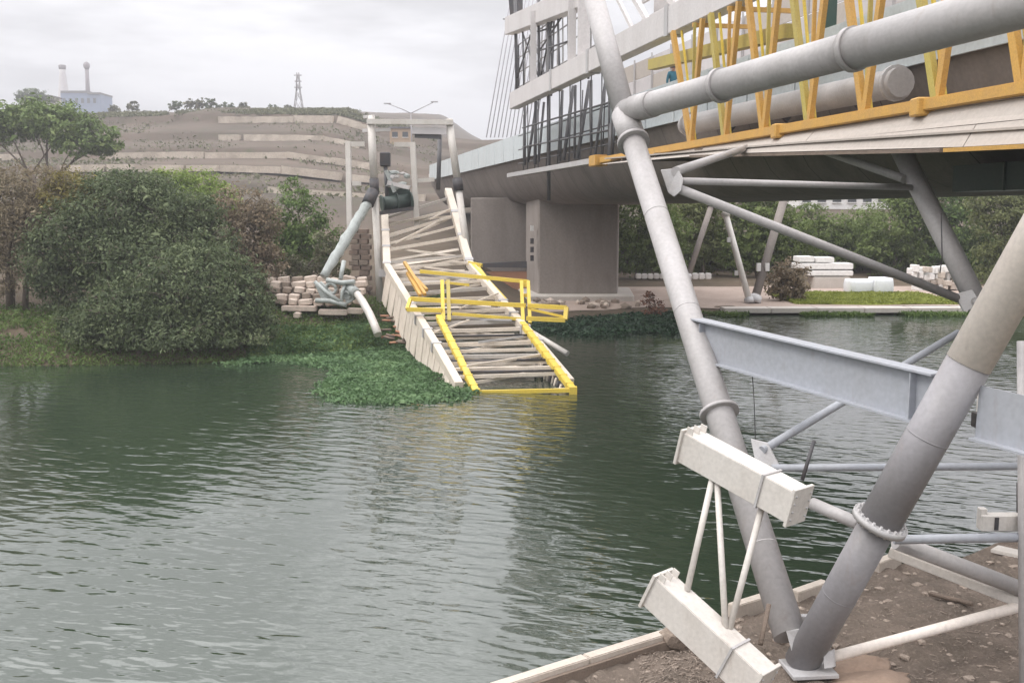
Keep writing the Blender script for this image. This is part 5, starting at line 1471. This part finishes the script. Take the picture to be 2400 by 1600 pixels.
# ---- kerbs, beams and clutter on the near bank
def kerb(a, b, label, w=0.16, h=0.42, z=GZ, mat=m_kerb, dz=0.0):
    p, q = G(*a, z + h / 2), G(*b, z + h / 2)
    dn = Vector((0, 0, -h / 2 + 0.0))
    t = thing('concrete_kerb', p.lerp(q, .5) + dn, label, 'kerb', 'kerbs along the near bank edge')
    n = max(1, int((q - p).length / 1.2))
    for k in range(n):
        u, v = p.lerp(q, k / n), p.lerp(q, (k + 1) / n - 0.006)
        beam('kerb_stone', u + dn * 0.0 + Vector((0, 0, -h * 0.5)), v + Vector((0, 0, -h * 0.5 + rnd.uniform(-.006, .006))), w, h, mat, t, bevel=0.012)
def kerb_face_strip(a, b, label):  # dark strip added to darken the kerb's soil-stained inner face
    p, q = G(*a, GZ + 0.2), G(*b, GZ + 0.2)
    o = beam('kerb_face_strip', p + dirv * 0.13 + Vector((0, 0, -.26)), q + dirv * 0.13 + Vector((0, 0, -.26)), 0.05, 0.40, m_timber, None, origin=tuple(p.lerp(q, .5)))
    tag(o, label, 'board')
kerb_face_strip((1150, 1606), (1566, 1476), 'dark strip added as the soil-stained inner face of the long kerb')
kerb((1150, 1606), (1572, 1474), 'long pale kerb at the water edge, bottom centre')
kerb((1715, 1416), (1830, 1380), 'short kerb seen behind the white boom struts')
kerb((1862, 1384), (1935, 1358), 'short kerb between the grey leg and the raking leg')
kerb((2052, 1316), (2104, 1294), 'short kerb at the corner right of the raking leg')
p, q = U(2085, 1290, 13.6), U(2392, 1408, 12.9)
o = beam('white_timber_beam', p, q, 0.17, 0.13, m_white, None, bevel=0.012, origin=tuple(p))
tag(o, 'straight off-white beam lying along the bank edge at right', 'beam')
p, q = G(2330, 1285, GZ + .15), G(2440, 1310, GZ + .15)
o = beam('pale_plank', p, q, 0.3, 0.06, m_white, None, bevel=0.008, origin=tuple(p))
tag(o, 'pale plank end on the brown bank at the right edge', 'plank')
for (a, b, r, lab) in (((2180, 1390), (2280, 1415), 0.035, 'half-buried brown pipe on the earth near the off-white beam'), ((1815, 1452), (1895, 1452), 0.04, 'rusty bar behind the foot of the raking leg')):
    p, q = G(*a, GZ + 0.12), G(*b, GZ + 0.12)
    o = tube('buried_bar', p, q, r, m_timber, None, seg=10, origin=tuple(p)); tag(o, lab, 'bar')
p, q = G(1825, 1448, GZ + .3), G(1930, 1446, GZ + .3)
o = beam('steel_channel', p, q, 0.10, 0.07, m_plate, None, origin=tuple(p)); tag(o, 'grey steel channel spanning behind the raking leg foot', 'channel')
# concrete stub at the kerb end
c = G(1580, 1497, GZ + .12)
o = link('broken_concrete_stub', (lambda me: (me.transform(Matrix.Translation(c)), me)[1])(rock_mesh('broken_concrete_stub', (0.42, 0.34, 0.36), 77, 2)), None, m_rubble, origin=tuple(c))
tag(o, 'broken concrete lump at the end of the long kerb', 'concrete lump')
# peach coloured tarpaulin sheets crumpled at the bottom
def tarp(px0, px1, py0, py1, label, seed, mat=m_tarp):
    n = 22; V = []
    a = [G(px0, py1, GZ + .06), G(px1, py1, GZ + .06), G(px1, py0, GZ + .06), G(px0, py0, GZ + .06)]
    for j in range(n + 1):
        for i in range(n + 1):
            u, v = i / n, j / n
            p = a[0].lerp(a[1], u).lerp(a[3].lerp(a[2], u), v)
            e = min(u, v, 1 - u, 1 - v) * 4
            w = mnoise.fractal(Vector((p.x * 2.2 + seed, p.y * 2.2, seed)), 1.0, 2.0, 4)
            p = p + Vector((0.05 * mnoise.noise(Vector((v * 5, seed, 1))), 0.05 * mnoise.noise(Vector((u * 5, seed, 5))), min(1, e) * (0.07 + 0.07 * w) - 0.01))
            V.append(tuple(p))
    Fc = [(j * (n + 1) + i, j * (n + 1) + i + 1, (j + 1) * (n + 1) + i + 1, (j + 1) * (n + 1) + i) for j in range(n) for i in range(n)]
    o = link('crumpled_tarpaulin', mesh_np('crumpled_tarpaulin', V, Fc), None, mat, origin=tuple(a[0]), smooth=True)
    md = o.modifiers.new('thick', 'SOLIDIFY'); md.thickness = 0.01
    tag(o, label, 'tarpaulin')
tarp(1955, 2085, 1538, 1580, 'crumpled peach tarpaulin beside the frame base', 3.1)
tarp(1945, 2130, 1572, 1625, 'larger peach tarpaulin fold at the bottom edge right of the base', 7.7)

# ================================================================== HAZE
hz, hn, hb = new_mat('haze_air')
hn.nodes.remove(hb)
pv = hn.nodes.new('ShaderNodeVolumePrincipled')
pv.inputs['Color'].default_value = (0.93, 0.93, 0.97, 1)
pv.inputs['Density'].default_value = 0.0009
pv.inputs['Anisotropy'].default_value = 0.2
hn.links.new(pv.outputs[0], hn.nodes['Material Output'].inputs['Volume'])
hbx = box('haze', (0, 1250, 59), (4200, 2900, 126), hz)
tag(hbx, kind='stuff')
